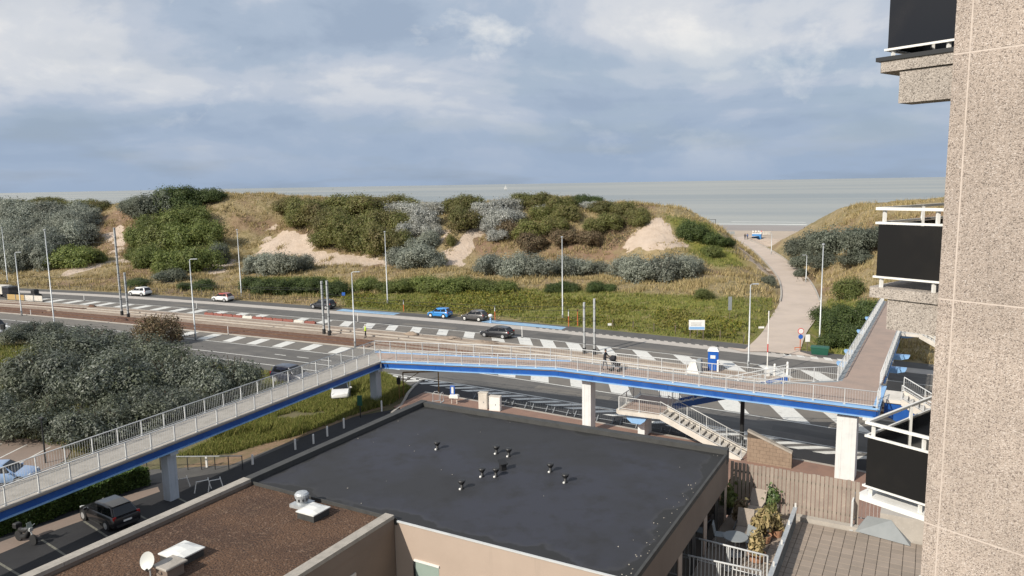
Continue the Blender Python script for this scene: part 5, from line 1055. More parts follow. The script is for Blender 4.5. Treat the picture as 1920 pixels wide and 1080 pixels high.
o = b.build('overhead_wire', dark_metal); tag(o, 'thin overhead tram wires strung between the steel masts', 'wire')
# red and white striped works pole
q = W(1438, 706, 0); h_ = top_z(q, 1441, 583); t = thing('striped_pole', q, 'thin white pole with red bands above a white base block', 'pole')
for k in range(8): b = MB(); b.tube([(0, 0, h_*k/8), (0, 0, h_*(k+1)/8)], .055, 8); b.build('band', white_paint if k not in (3,) else sign_red, t)
b = MB(); b.box((0, 0, .45), (.42, .36, .9), bev=.05); b.build('base_block', white_paint, t)
# signs
def round_sign(px, py, tx, ty, lab, board='round', post=orange_pl):
    q = base_of(px, py); h_ = top_z(q, tx, ty)-q[2]; t = thing('traffic_sign', q, lab, 'traffic sign'); b = MB(); b.tube([(0, 0, -.05), (0, 0, h_)], .05, 8); b.build('post', post, t); return t, h_
t, h_ = round_sign(1500, 657, 1501, 615, 'round red-rimmed sign with a blue disc below on an orange post'); b = MB(); b.lathe([(.36, -.02), (.36, .02)], c=(0, -.06, h_-.36), n=20, axis='y'); b.build('red_rim', sign_red, t); b = MB(); b.lathe([(.29, -.025), (.29, .025)], c=(0, -.07, h_-.36), n=20, axis='y'); b.build('disc', white_paint, t); b = MB(); b.lathe([(.27, -.02), (.27, .02)], c=(0, -.06, h_-1.02), n=20, axis='y'); b.build('blue_disc', sign_blue, t); b = MB(); b.box((-.25, 0, .35), (.8, .06, .08)); b.box((-.6, 0, .15), (.06, .06, .3)); b.build('support_frame', orange_pl, t)
t, h_ = round_sign(1513, 660, 1513, 627, 'white rounded notice board on a wooden post beside the orange sign post', post=wood_post); b = MB(); b.box((0, -.06, h_-.42), (.52, .05, .85), bev=.05); b.build('board', white_paint, t)
q = base_of(1537, 664); t = thing('grit_bin', q, 'dark green grit bin at the foot of a lamp post', 'grit bin', rz=math.atan2(RW[1], RW[0])); b = MB(); b.add([(-.85, -.4, 0), (.85, -.4, 0), (.85, .4, 0), (-.85, .4, 0), (-.95, -.5, .75), (.95, -.5, .75), (.95, .5, .75), (-.95, .5, .75)], [(3, 2, 1, 0), (4, 5, 6, 7), (0, 1, 5, 4), (1, 2, 6, 5), (2, 3, 7, 6), (3, 0, 4, 7)]); b.build('bin', green_pl, t); b = MB(); b.box((0, 0, .84), (2.0, 1.1, .16), bev=.08); b.build('lid', green_pl, t)
q = base_of(1306, 638); zt = top_z(q, 1306, 600)-q[2]; t = thing('information_board', q, 'white information board with a pale blue lower part on two posts', 'notice board', rz=math.atan2(RW[1], RW[0])*.25); wb_ = .93
for x in (-.8, .8): b = MB(); b.box((x, .04, zt/2), (.09, .08, zt)); b.build('post', wood_post, t)
b = MB(); b.box((0, -.03, zt-.62), (1.95, .05, 1.25)); bo_ = b.build('panel', white_paint, t); b = MB(); b.box((0, -.06, zt-1.02), (1.85, .012, .34)); b.build('blue_print', sky_blue, bo_); b = MB(); [b.box((-.1, -.06, zt-.35-k*.16), (1.3, .012, .045)) for k in range(3)]; b.build('text_lines', slate, bo_)
def small_board(px, py, ty, w_, h2, m, lab, cat='sign'):
    q = base_of(px, py); zt = top_z(q, px, ty)-q[2]; t = thing('small_sign', q, lab, cat); b = MB(); b.tube([(0, 0, -.05), (0, 0, zt)], .035, 6); b.build('post', wood_post, t); b = MB(); b.box((0, -.05, zt-h2/2), (w_, .04, h2), bev=.01); b.build('board', m, t)
small_board(1143, 616, 606, .5, .32, white_paint, 'small white plate on a short stake in the brambles'); small_board(1427, 625, 612, .75, .25, white_paint, 'small white plate on a stake beside the beach path mouth'); small_board(1368, 600, 556, .5, 1.9, slate, 'tall narrow dark-blue board standing in the dune grass'); small_board(645, 570, 548, .55, .55, sign_blue, 'blue square parking plate on the verge behind the anthracite car')
for px, py, ty, lab in ((757, 585, 562, 'orange-footed marker post between the tall lamp post and the blue hatchback'), (928, 600, 573, 'orange-footed marker post behind the grey hatchback'), (1066, 612, 580, 'orange-footed marker post right beside the tall lamp post, the one with a pale top'), (1083, 612, 580, 'all-orange marker post second from the tall lamp post')):
    q = base_of(px, py); zt = top_z(q, px, ty)-q[2]; t = thing('marker_post', q, lab, 'marker post', 'orange marker posts on the verge'); b = MB(); b.box((0, 0, zt*.3), (.12, .12, zt*.6)); b.build('sleeve', orange_pl, t); b = MB(); b.tube([(0, 0, zt*.6), (0, 0, zt)], .05, 8); b.build('stem', white_paint if lab[0] == 'o' else orange_pl, t); b = MB(); b.box((0, -.03, zt-.15), (.2, .03, .32), bev=.01); b.build('plate', dark_metal, t)
q = RP(l_at(923, 3), 2.5, .01); t = thing('meter_post', q, 'white-headed blue post standing on the blue road marking', 'post'); b = MB(); b.lathe([(.22, 0), (.14, .05), (.11, .8)], n=12); b.build('post', sky_blue, t); b = MB(); b.lathe([(.12, .8), (.3, .88), (.34, 1.05), (.28, 1.2), (.1, 1.27)], n=14); b.build('head', white_paint, t, smooth=True)
for i, (px, s, h_) in enumerate(((158, -4.6, 1.0), (369, -4.6, 1.3), (671, -4.6, 1.3), (979, -4.6, 1.5), (428, -18.4, 1.1), (58, -18.4, .9))):
    q = RP(l_at(px, s), s, .01); t = thing('delineator', q, ['slim white delineator post by the dark soil clod heap', 'slim white delineator post between two parked white cars', 'slim white delineator post beside the street lamp near the worker', 'slim white delineator post right behind the moving black car', 'slim white delineator post on the near edge of the tram bed', 'slim white delineator post near the lamp on the pale sand'][i], 'post', 'slim white posts along the road'); b = MB(); b.tube([(0, 0, 0), (0, 0, h_)], .05, 8); b.build('stem', white_paint, t); b = MB(); b.lathe([(.14, 0), (.12, .06), (.05, .08)], n=10); b.build('foot', dark_metal, t)
# plastic barriers
for i in range(11):
    l0 = l_at(392, -8.2)+i*2.05; q = RP(l0, -8.1-.0*i, .02); r2 = RP(l0+1, -8.1, .02); t = thing('plastic_barrier', q, 'low water-filled road barrier in the row, red' if i % 5 != 4 else 'low water-filled road barrier in the row, white', 'barrier', 'row of low plastic barriers beside the tram bed', rz=math.atan2(r2[1]-q[1], r2[0]-q[0]))
    b = MB(); b.add([(-.97, -.25, 0), (.97, -.25, 0), (.97, .25, 0), (-.97, .25, 0), (-.97, -.12, .36), (.97, -.12, .36), (.97, .12, .36), (-.97, .12, .36)], [(3, 2, 1, 0), (4, 5, 6, 7), (0, 1, 5, 4), (1, 2, 6, 5), (2, 3, 7, 6), (3, 0, 4, 7)]); b.build('body', red_pl if i % 5 != 4 else white_conc, t); 
    for x in (-.6, .6): b = MB(); b.box((x, 0, .40), (.24, .14, .08), bev=.02); b.build('filler_cap', red_pl if i % 5 != 4 else white_conc, t)
for i in range(4):
    l0 = l_at(22, -8.0)+i*2.3; q = RP(l0, -8.0, .02); r2 = RP(l0+1, -8, .02); t = thing('site_hoarding', q, 'yellow-tan site hoarding panel beside the pale grey works truck' if i < 2 else 'pale site hoarding panel beside the dark wheel loader', 'barrier', 'site hoarding panels at the road works', rz=math.atan2(r2[1]-q[1], r2[0]-q[0]))
    b = MB(); b.box((0, 0, .6), (2.2, .05, 1.0)); b.build('panel', mat('tan_board', (.42, .29, .12), .8) if i < 2 else white_conc, t)
    for x in (-1.05, 1.05): b = MB(); b.box((x, 0, .55), (.06, .08, 1.1)); b.build('post', steel, t); b = MB(); b.box((x, 0, .05), (.2, .6, .1)); b.build('foot', dark_metal, t)
# toilet cabin
q = W(1337, 694, 0); t = thing('toilet_cabin', q, 'blue portable toilet cabin with a white roof', 'toilet cabin', rz=R(-18))
b = MB(); b.box((0, 0, 1.1), (1.05, 1.05, 2.05), bev=.03); b.build('cabin', toilet_blue, t); b = MB(); b.box((0, 0, .06), (1.15, 1.15, .12)); b.build('base', dark_metal, t)
b = MB(); b.add([(-.58, -.58, 2.13), (.58, -.58, 2.13), (.58, .58, 2.13), (-.58, .58, 2.13), (-.4, -.4, 2.42), (.4, -.4, 2.42), (.4, .4, 2.42), (-.4, .4, 2.42)], [(3, 2, 1, 0), (4, 5, 6, 7), (0, 1, 5, 4), (1, 2, 6, 5), (2, 3, 7, 6), (3, 0, 4, 7)]); b.build('roof', white_paint, t)
b = MB(); b.box((.0, -.535, 1.02), (.8, .03, 1.85)); d_ = b.build('door', toilet_blue, t); b = MB(); b.box((-.02, -.56, 1.55), (.5, .02, .34)); b.build('sign', white_paint, d_); b = MB(); b.box((.32, -.57, 1.05), (.05, .04, .14)); b.build('handle', dark_metal, d_)
b = MB(); b.tube([(.4, .4, 2.2), (.4, .4, 2.65)], .05, 8); b.build('vent_pipe', dark_metal, t)
q = W(1299, 699, 0); t = thing('sand_bag_tent', q, 'white peaked works tent beside the blue toilet cabin', 'tent', rz=R(-25)); b = MB(); b.add([(-.75, -.6, 0), (.75, -.6, 0), (.75, .6, 0), (-.75, .6, 0), (-.1, -.5, 1.35), (.35, -.45, 1.3), (.35, .45, 1.3), (-.1, .5, 1.35)], [(3, 2, 1, 0), (4, 5, 6, 7), (0, 1, 5, 4), (1, 2, 6, 5), (2, 3, 7, 6), (3, 0, 4, 7)]); b.build('canvas', white_paint, t); b = MB(); b.box((.62, .1, .75), (.5, .8, 1.5), bev=.08); b.build('tank', slate, t)
for i, (px, py) in enumerate(((1346, 698), (1452, 706), (1476, 702))):
    q = W(px, py, 0); t = thing('white_bollard', q, ['white post right beside the blue toilet cabin', 'white post near the striped pole', 'white post close to the corner of the bridge landing'][i], 'bollard', 'white posts of the works strip'); b = MB(); b.tube([(0, 0, 0), (0, 0, 1.25)], .11, 10); b.build('post', white_paint, t); b = MB(); b.lathe([(.12, 1.25), (.06, 1.33)], n=10); b.build('cap', white_paint, t)
old_steel = mat('dull_steel', (.26, .28, .30), .6, metal=.2)
# crowd-control barriers in the bridge shadow
for i in range(13):
    l0 = l_at(905, -30.2)+i*2.12; q = RP(l0, -30.4, .004); r2 = RP(l0+1, -30.4, 0); t = thing('crowd_barrier', q, 'grey steel crowd barrier in the row along the footway kerb', 'barrier', 'crowd barriers along the footway', rz=math.atan2(r2[1]-q[1], r2[0]-q[0])+rng.uniform(-.06, .06))
    b = MB(); b.tube([(-1, 0, .15), (-1, 0, 1.05), (1, 0, 1.05), (1, 0, .15), (-1, 0, .15)], .022, 6); b.build('frame', old_steel, t); b = MB(); [b.tube([(x, 0, .15), (x, 0, 1.05)], .006, 4) for x in np.arange(-.85, .9, .17)]; o = b.build('barrier_bars', old_steel, t)
    for x in (-.7, .7): b = MB(); b.tube([(x, -.38, 0), (x, 0, .42), (x, .38, 0)], .04, 6); b.build('foot', old_steel, t)
# cabinets, portal, bench-like rack
for px, py, w_, h_, lab in ((907, 766, .80, 1.45, 'tall pale utility cabinet standing on the brick footway'), (929, 769, 1.0, 1.25, 'lower wider white utility cabinet next to the tall pale one')):
    q = W(px, py, .12); t = thing('utility_cabinet', q, lab, 'cabinet', 'cabinets on the brick footway', rz=math.atan2(RW[1], RW[0])*.7); b = MB(); b.box((0, 0, h_/2), (w_, .45, h_), bev=.02); b.build('housing', white_conc if w_ < .9 else white_paint, t); b = MB(); b.box((0, 0, h_+.03), (w_+.06, .5, .06)); b.build('lid', white_conc, t); b = MB(); b.box((0, -.235, h_/2), (w_*.88, .02, h_*.86)); d_ = b.build('door', white_paint if w_ > .9 else white_conc, t); b = MB(); b.box((w_*.1, -.25, h_*.45), (.07, .02, .12)); b.build('lock', slate, d_)
pA, pB = W(757, 743, 0), W(823, 741, 0); hA = top_z(pA, 757, 698); hB = top_z(pB, 823, 696); t = thing('height_portal', pA, 'ochre steel height-limit portal across the side road mouth', 'portal'); 
for p_, h_ in ((pA, hA), (pB, hA)): b = MB(); b.beam((p_[0], p_[1], 0), (p_[0], p_[1], h_), .10, .10); b.build('post', ochre, t, True)
b = MB(); b.beam((pA[0], pA[1], hA), (pB[0], pB[1], hA), .12, .12); b.build('crossbar', ochre, t, True); b = MB(); b.beam((pA[0], pA[1], hA-1.0), (pA[0]+(pB[0]-pA[0])*.45, pA[1]+(pB[1]-pA[1])*.45, hA-.05), .06, .06); b.build('brace', ochre, t, True)
q = W(749, 748, 0); t = thing('signal_board', q, 'dark board on a post beside the ochre portal', 'sign'); b = MB(); b.tube([(0, 0, 0), (0, 0, 2.2)], .05, 8); b.build('post', ochre, t); b = MB(); b.box((0, -.06, 1.75), (.34, .12, .65), bev=.02); b.build('board', trim_m, t)
q = W(676, 783, 0); t = thing('signal_board', q, 'dark green board on a post seen from behind on the grass verge', 'sign'); b = MB(); b.tube([(0, 0, 0), (0, 0, 1.9)], .05, 8); b.build('post', dark_metal, t); b = MB(); b.box((0, -.05, 1.55), (.42, .05, .9), bev=.02); b.build('board', green_pl, t)
q = W(9, 648, 0); t = thing('signal_post', q, 'black signal box on a dark post at the near road', 'signal'); b = MB(); b.tube([(0, 0, 0), (0, 0, 2.6)], .06, 8); b.build('post', dark_metal, t); b = MB(); b.box((0, 0, 2.5), (.5, .35, .7), bev=.04); b.build('box', trim_m, t)
q = W(852, 757, .12); t = thing('blue_sign_stand', q, 'blue and white sign stand on two pale legs at the footway corner', 'sign', rz=R(-15)); 
for x in (-.25, .25): b = MB(); b.tube([(x, 0, 0), (x, 0, .6)], .04, 8); b.build('leg', white_conc, t)
b = MB(); b.box((.0, 0, .72), (.85, .5, .3), bev=.08); b.build('seat_box', white_paint, t); b = MB(); b.box((-.18, .1, 1.25), (.42, .12, .85), bev=.04); b.build('panel', sign_blue, t); b = MB(); b.box((-.16, .02, 1.25), (.2, .03, .6), bev=.01); b.build('print', white_paint, t)
for i, (px, py) in enumerate(((818, 752), (829, 754))):
    q = W(px, py, .12); t = thing('bent_tube_stand', q, ['pale bent-tube cycle stand nearer the side road', 'pale curved-tube cycle stand nearer the blue sign stand'][i], 'cycle stand', rz=R(20+50*i)); b = MB(); b.tube([(-.3, 0, 0), (-.3, 0, .7), (-.15, 0, .9), (.15, 0, .9), (.3, 0, .7), (.3, 0, 0)], .04, 8); b.build('tube', steel, t); b = MB(); b.box((0, 0, .02), (.8, .12, .04)); b.build('foot', steel, t)
for i, (px, py, s) in enumerate(((340, 918, 1), (380, 922, 1), (404, 920, .9))):
    q = W(px, py, 0); t = thing('bicycle_rack', q, ['white tubular bicycle rack nearest the bridge pier', 'white tubular bicycle rack in the middle of three', 'white tubular bicycle rack nearest the gravel roof parapet'][i], 'bicycle rack', rz=R(30)); b = MB(); b.tube([(-.5*s, 0, 0), (-.35*s, 0, .75), (.4*s, 0, .75), (.55*s, 0, .1)], .035, 8); b.build('tube', white_paint, t); b = MB(); b.tube([(.4*s, 0, .75), (.45*s, .5, .7)], .03, 8); b.build('side_tube', white_paint, t)
for i, (px, py, ty) in enumerate(((388, 876, 856), (474, 871, 853), (554, 843, 824), (588, 832, 815), (614, 818, 800), (645, 803, 785), (716, 771, 752))):
    q = W(px, py, 0); t = thing('white_bollard', q, 'slim white wooden bollard in the row along the side road', 'bollard', 'bollards along the side road'); zt = top_z(q, px, ty); b = MB(); b.box((0, 0, zt/2), (.12, .12, zt)); b.build('post', white_paint, t); b = MB(); b.add([(-.07, -.07, zt), (.07, -.07, zt), (.07, .07, zt), (-.07, .07, zt), (0, 0, zt+.07)], [(0, 1, 4), (1, 2, 4), (2, 3, 4), (3, 0, 4), (3, 2, 1, 0)]); b.build('cap', white_paint, t)
pA, pB = W(225, 882, 0), W(455, 880, 0); t = thing('wire_fence', pA, 'low mesh fence with a pale top rail behind the hedge', 'fence')
b = MB(); b.beam((pA[0], pA[1], 1.0), (pB[0], pB[1], 1.0), .06, .06); b.build('top_rail', steel, t, True)
for k in range(10): p_ = pA+(pB-pA)*k/9; b = MB(); b.beam((p_[0], p_[1], 0), (p_[0], p_[1], 1.02), .05, .05); b.build('post', dark_metal, t, True)
# road lamp post in the car park at the left
q = W(86, 868, 0); t = thing('slim_pole', q, 'slim dark pole on the paved square beyond the footbridge', 'pole'); zt = top_z(q, 76, 785); b = MB(); b.tube([(0, 0, 0), (0, 0, zt)], [.07, .045], 8); b.build('post', dark_metal, t); b = MB(); b.box((0, 0, zt+.05), (.3, .2, .1), bev=.03); b.build('head', dark_metal, t)
# post-and-wire fences of the verge
for nm, (xa, xb), lab in (('a', (-60, 470), 'post and wire fence along the verge behind the parked white cars'), ('b', (1150, 1395), 'post and wire fence at the foot of the brambles by the information board')):
    la, lb = l_at(xa, 7), l_at(xb, 7); t = thing('wire_fence', RP(la, 7, 0), lab, 'fence'); n_ = int((lb-la)/2.9); pts = []
    for k in range(n_+1): p_ = RP(la+(lb-la)*k/n_, 6.8); z_ = Hf(p_[0], p_[1]); b = MB(); b.beam((p_[0], p_[1], z_-.1), (p_[0]+rng.uniform(-.04, .04), p_[1], z_+1.15), .10, .10); b.build('post', wood_post, t, True); pts.append((p_[0], p_[1], z_))
    for h_ in (.45, .95): b = MB(); b.tube([(x, y, z+h_) for x, y, z in pts], .010, 4); b.build('wire', dark_metal, t, True)

# ------------------------------------------------------------------ people
def person(label, loc, rz, pose, mats, h=1.74, parent=None, hair=True):
    """one continuous skinned body; materials by region: skin, top, trousers, shoes"""
    t = thing('person', loc, label, 'person', rz=rz); k = h/1.74
    pose_ = dict(lf=.0, rf=.0, la=(.0, -.05), ra=(.0, .05), lean=0.0); pose_.update(pose); ln = pose_['lean']
    J = {'pel': (0, 0, .94), 'spi': (ln*.3, 0, 1.12), 'che': (ln*.75, 0, 1.36), 'nec': (ln, 0, 1.50), 'hed': (ln+.02, 0, 1.57), 'crn': (ln+.03, 0, 1.68),
         'lh': (0, .095, .90), 'lk': (pose_['lf']*.5+.03, .10, .50), 'la': (pose_['lf'], .10, .09), 'lt': (pose_['lf']+.17, .115, .035), 'rh': (0, -.095, .90), 'rk': (pose_['rf']*.5+.03, -.10, .50), 'ra': (pose_['rf'], -.10, .09), 'rt': (pose_['rf']+.17, -.115, .035),
         'ls': (ln*.9, .19, 1.43), 'le': (ln*.8+pose_['la'][0]*.4, .25, 1.16), 'lw': (ln*.8+pose_['la'][0], .24+pose_['la'][1], .95 if pose_['la'][0] < .25 else 1.05), 'rs': (ln*.9, -.19, 1.43), 're': (ln*.8+pose_['ra'][0]*.4, -.25, 1.16), 'rw': (ln*.8+pose_['ra'][0], -.24+pose_['ra'][1], .95 if pose_['ra'][0] < .25 else 1.05)}
    rad = {'pel': .135, 'spi': .125, 'che': .145, 'nec': .055, 'hed': .088, 'crn': .085, 'lh': .095, 'lk': .062, 'la': .042, 'lt': .04, 'rh': .095, 'rk': .062, 'ra': .042, 'rt': .04, 'ls': .07, 'le': .047, 'lw': .035, 'rs': .07, 're': .047, 'rw': .035}
    E_ = [('pel', 'spi'), ('spi', 'che'), ('che', 'nec'), ('nec', 'hed'), ('hed', 'crn'), ('pel', 'lh'), ('lh', 'lk'), ('lk', 'la'), ('la', 'lt'), ('pel', 'rh'), ('rh', 'rk'), ('rk', 'ra'), ('ra', 'rt'), ('che', 'ls'), ('ls', 'le'), ('le', 'lw'), ('che', 'rs'), ('rs', 're'), ('re', 'rw')]
    for s_, w_ in (('l', 'lw'), ('r', 'rw')):
        wx, wy, wz = J[w_]; d_ = Vector(J[w_])-Vector(J['le' if s_ == 'l' else 're']); d_.normalize(); sg = 1 if s_ == 'l' else -1
        J[s_+'pm'] = tuple(Vector(J[w_])+d_*.07); rad[s_+'pm'] = .03; E_.append((w_, s_+'pm'))
        for q in range(4): J[s_+'f%d' % q] = tuple(Vector(J[s_+'pm'])+d_*(.085-.008*abs(q-1.4))+Vector(((q-1.5)*.022, -sg*.012, 0))); rad[s_+'f%d' % q] = .0095; E_.append((s_+'pm', s_+'f%d' % q))
        J[s_+'th'] = tuple(Vector(J[w_])+d_*.06+Vector((.05, -sg*.02, -.01))); rad[s_+'th'] = .011; E_.append((w_, s_+'th'))
    ks = list(J); me = bpy.data.meshes.new('body'); me.from_pydata([tuple(c*k for c in J[q]) for q in ks], [(ks.index(a), ks.index(c)) for a, c in E_], [])
    o = bpy.data.objects.new('tmp_body', me); link(o); md = o.modifiers.new('skin', 'SKIN'); md.use_smooth_shade = True; sm = o.modifiers.new('sub', 'SUBSURF'); sm.levels = 1; sm.render_levels = 1
    for i, q in enumerate(ks): me.skin_vertices[0].data[i].radius = (rad[q]*k, rad[q]*k); me.skin_vertices[0].data[i].use_root = (q == 'pel')
    dg = bpy.context.evaluated_depsgraph_get(); m2 = bpy.data.meshes.new_from_object(o.evaluated_get(dg)); bpy.data.objects.remove(o); m2.name = 'body'
    m2.materials.clear()
    for q in mats[:4]: m2.materials.append(q)
    for p_ in m2.polygons:
        c = p_.center/k; z = c.z
        if z > 1.49: i = 0
        elif z > .93 and not (abs(c.y) > .2 and z < 1.0): i = 1
        elif abs(c.y) > .2 and z < 1.05: i = 0
        elif z > .11: i = 2
        else: i = 3
        p_.material_index = i; p_.use_smooth = True
    bo = bpy.data.objects.new('body', m2); link(bo); bo.parent = t
    hx, hz_ = (J['crn'][0])*k, J['crn'][2]*k
    b = MB(); b.lathe([(.092*k, -.03), (.098*k, .03), (.085*k, .075), (.05*k, .105), (.01, .115)], c=(hx-.012, 0, hz_-.01), n=12); b.build('hair' if hair is True else 'hat', mats[4], t, smooth=True)
    b = MB(); b.add([(hx+.08*k, -.012, hz_-.05), (hx+.08*k, .012, hz_-.05), (hx+.115*k, 0, hz_-.075), (hx+.08*k, 0, hz_-.03)], [(0, 1, 2), (1, 3, 2), (3, 0, 2)]); b.build('nose', mats[0], t)
    for sg in (1, -1): b = MB(); b.box((hx+.075*k, sg*.033, hz_-.022), (.012, .02, .01)); b.build('eye', trim_m, t); b = MB(); b.box((hx, sg*.09*k, hz_-.04), (.04, .02, .055), bev=.01); b.build('ear', mats[0], t)
    b = MB(); b.box((hx+.078*k, 0, hz_-.105), (.012, .045, .01)); b.build('mouth', sign_red, t)
    return t
wk = RP(l_at(686, -13.6), -13.6, .075); person('road worker in a yellow high-visibility jacket standing on the tram bed', wk, R(200), dict(lf=.12, rf=-.1, la=(.22, -.05), ra=(.1, .02)), [skin, hivis, dark_cloth, dark_cloth, white_paint], 1.78, hair='hat')
pb2 = np.array(MP(21.6, 1.35, .005)); person('person in dark clothes pushing a pushchair over the footbridge', pb2, math.atan2(DM[1], DM[0]), dict(lf=.2, rf=-.2, la=(.42, -.06), ra=(.42, .06), lean=.06), [skin, dark_cloth, grey_cloth, dark_cloth, hair_m], 1.62)
q = np.array(MP(22.5, 1.35, .005)); t = thing('pushchair', q, 'dark pushchair rolled along the footbridge', 'pushchair', rz=math.atan2(DM[1], DM[0]))
for x in (-.28, .32):
    for y in (-.24, .24): b = MB(); b.lathe([(.07, -.03), (.11, -.025), (.115, 0), (.11, .025), (.07, .03)], c=(x, y, .115), n=12, axis='y'); b.build('wheel', black_rubber, t)
b = MB(); b.tube([(.32, -.24, .12), (-.1, -.22, .55), (-.5, -.2, 1.0), (-.5, .2, 1.0), (-.1, .22, .55), (.32, .24, .12)], .014, 6); b.tube([(-.28, -.24, .12), (.1, -.22, .55)], .014, 6); b.tube([(-.28, .24, .12), (.1, .22, .55)], .014, 6); b.build('frame', steel, t)
b = MB(); b.add([(-.18, -.2, .45), (.32, -.2, .42), (.32, .2, .42), (-.18, .2, .45), (-.38, -.2, .88), (.38, -.2, .58), (.38, .2, .58), (-.38, .2, .88)], [(3, 2, 1, 0), (0, 1, 5, 4), (1, 2, 6, 5), (2, 3, 7, 6), (3, 0, 4, 7)]); b.build('seat', dark_cloth, t); b = MB(); b.tube([(-.36, 0, .84), (-.22, 0, 1.0), (.0, 0, 1.0)], [.2, .24, .22], 10); b.build('hood', dark_cloth, t)
pc = W(1391, 448, 2.6); pc[2] = 2.62
for i, (dx, dy, m_) in enumerate(((-.35, 0, dark_cloth), (.45, .4, blue_cloth))): person(['walker in black on the crest of the beach path', 'walker in a dark blue top on the crest of the beach path'][i], (pc[0]+dx, pc[1]+dy-4, 2.68), R(70), dict(lf=.15, rf=-.15), [skin, m_, dark_cloth, dark_cloth, hair_m], 1.75)
# beach kiosk and umbrellas
kq = W(1419, 447, 1.0); t = thing('beach_kiosk', (kq[0], kq[1], .85), 'blue beach cabin with white flags at the end of the beach path', 'beach cabin', rz=math.atan2(RW[1], RW[0]))
b = MB(); b.box((0, 0, .8), (2.7, 1.8, 1.6), bev=.05); b.build('cabin', mat('cabin_blue', (.05, .22, .5), .6), t); b = MB(); b.box((0, 0, 1.66), (2.8, 1.9, .12)); b.build('roof', white_paint, t)
for x in (-1.9, -.6, .7, 1.9): b = MB(); b.tube([(x*.65, -.8, 1.7), (x*.65, -.8, 2.7)], .05, 6); b.build('flag_pole', white_paint, t); b = MB(); b.box((x*.65+.2, -.8, 2.5), (.34, .03, .3)); b.build('flag', white_paint if x < 1 else sign_red, t)
for i, (px, py, c, lab) in enumerate(((1366, 440, slate, 'grey-green beach windbreak near the walkers at the path end'), (1434, 440, white_conc, 'pale beach windbreak beside the blue cabin'))):
    q = W(px, py, .9); t = thing('windbreak', (q[0], q[1], .86), lab, 'windbreak', rz=rng.uniform(-.5, .5))
    for k in range(4): b = MB(); b.box((-1.5+k, .15*(k % 2), .6), (.98, .03, 1.1), .1*(k-1.5)); b.build('panel', c, t); b = MB(); b.tube([(-2+k, .1, 0), (-2+k, .1, 1.3)], .03, 6); b.build('stake', wood_post, t)
for i, (px, lab) in enumerate(((1329, 'dark beach goalpost frame at the edge of the dune'),)):
    q = W(1330, 424, .8); t = thing('beach_frame', (q[0], q[1], .8), lab, 'frame'); b = MB(); b.tube([(-2.5, 0, 0), (-2.5, 0, 2.6)], .1, 6); b.build('post', dark_metal, t); b = MB(); b.tube([(2.5, 0, 0), (2.5, 0, 2.6)], .1, 6); b.build('post', dark_metal, t); b = MB(); b.box((0, 0, 2.65), (5.4, .3, .14)); b.build('beam', dark_metal, t)
# sailing boat
_r2 = ray(948, 349); sp_ = _r2/math.hypot(_r2[0], _r2[1])*2100; t = thing('sailing_boat', (sp_[0], sp_[1], -.6), 'distant white sailing boat on the horizon', 'boat', rz=.4)
b = MB(); b.add([(-5, -1.4, .9), (2, -1.5, 1.0), (6, 0, 1.2), (2, 1.5, 1.0), (-5, 1.4, .9), (-4.5, -.8, -.3), (4, 0, -.3), (-4.5, .8, -.3)], [(0, 1, 2, 3, 4), (0, 5, 6, 1), (1, 6, 2), (2, 6, 3), (3, 6, 7, 4), (4, 7, 5, 0), (5, 7, 6)]); b.build('hull', white_paint, t); b = MB(); b.tube([(0, 0, 1), (0, 0, 15)], .1, 6); b.build('mast', steel, t)
b = MB(); b.add([(-.2, 0, 2), (-5, .3, 2.2), (-.2, .05, 14.5), (-.2, .04, 2), (-5, .34, 2.2), (-.2, .09, 14.5)], [(0, 1, 2), (5, 4, 3)]); b.build('main_sail', white_paint, t); b = MB(); b.add([(.2, 0, 2), (5, .2, 1.6), (.2, .05, 13), (.2, .04, 2), (5, .24, 1.6), (.2, .09, 13)], [(0, 1, 2), (5, 4, 3)]); b.build('head_sail', white_paint, t)

# ------------------------------------------------------------------ vegetation
def leaf_cloud(n, seed, size, lobes=14, flat=.8, spread=.62, core=.55, aspect=1.7, zlow=.05, lr=(.28, .50), fuzz=.24):
    """unit crown: radius about 1, height about 1.2, many small leaf faces in clumps"""
    rs = np.random.RandomState(seed); lc = []
    for i in range(lobes):
        a = rs.rand()*6.283; r_ = spread*math.sqrt(rs.rand()); z = rs.uniform(.25, .85)*(1-.35*r_); lc.append((r_*math.cos(a), r_*math.sin(a), z, rs.uniform(lr[0], lr[1])))
    lc = np.array(lc); k = rs.choice(lobes, n, p=lc[:, 3]**2/np.sum(lc[:, 3]**2)); d = rs.randn(n, 3); d /= np.linalg.norm(d, axis=1)[:, None]
    rr = (core+(1-core)*rs.rand(n)**.6)*(1+fuzz*rs.randn(n)); spr = rs.rand(n) < .07; rr = np.where(spr, rr*rs.uniform(1.1, 1.5, n), rr); c = lc[k]; p = c[:, :3]+d*(c[:, 3]*rr)[:, None]*np.array([1, 1, flat]); p[:, 2] = np.maximum(p[:, 2], zlow*rs.rand(n)); ph = rs.rand(3)*6; gap = np.sin(p[:, 0]*9+ph[0])*np.sin(p[:, 1]*9+ph[1])*np.sin(p[:, 2]*10+ph[2])+.25*rs.randn(n); kp = gap > -.42; p = p[kp]; d = d[kp]; n = len(p)
    nrm = d*1.0+rs.randn(n, 3)*.42+np.array([0, 0, .30]); nrm /= np.linalg.norm(nrm, axis=1)[:, None]; t1 = np.cross(nrm, rs.randn(n, 3)); t1 /= np.linalg.norm(t1, axis=1)[:, None]; t2 = np.cross(nrm, t1)
    s = size*rs.uniform(.55, 1.35, n); a = t1*(s*aspect)[:, None]; b_ = t2*s[:, None]
    v = np.stack([p-a, p+b_*.8, p+a, p-b_*.8], 1).reshape(-1, 3); f = np.arange(4*n).reshape(-1, 4); return v, f
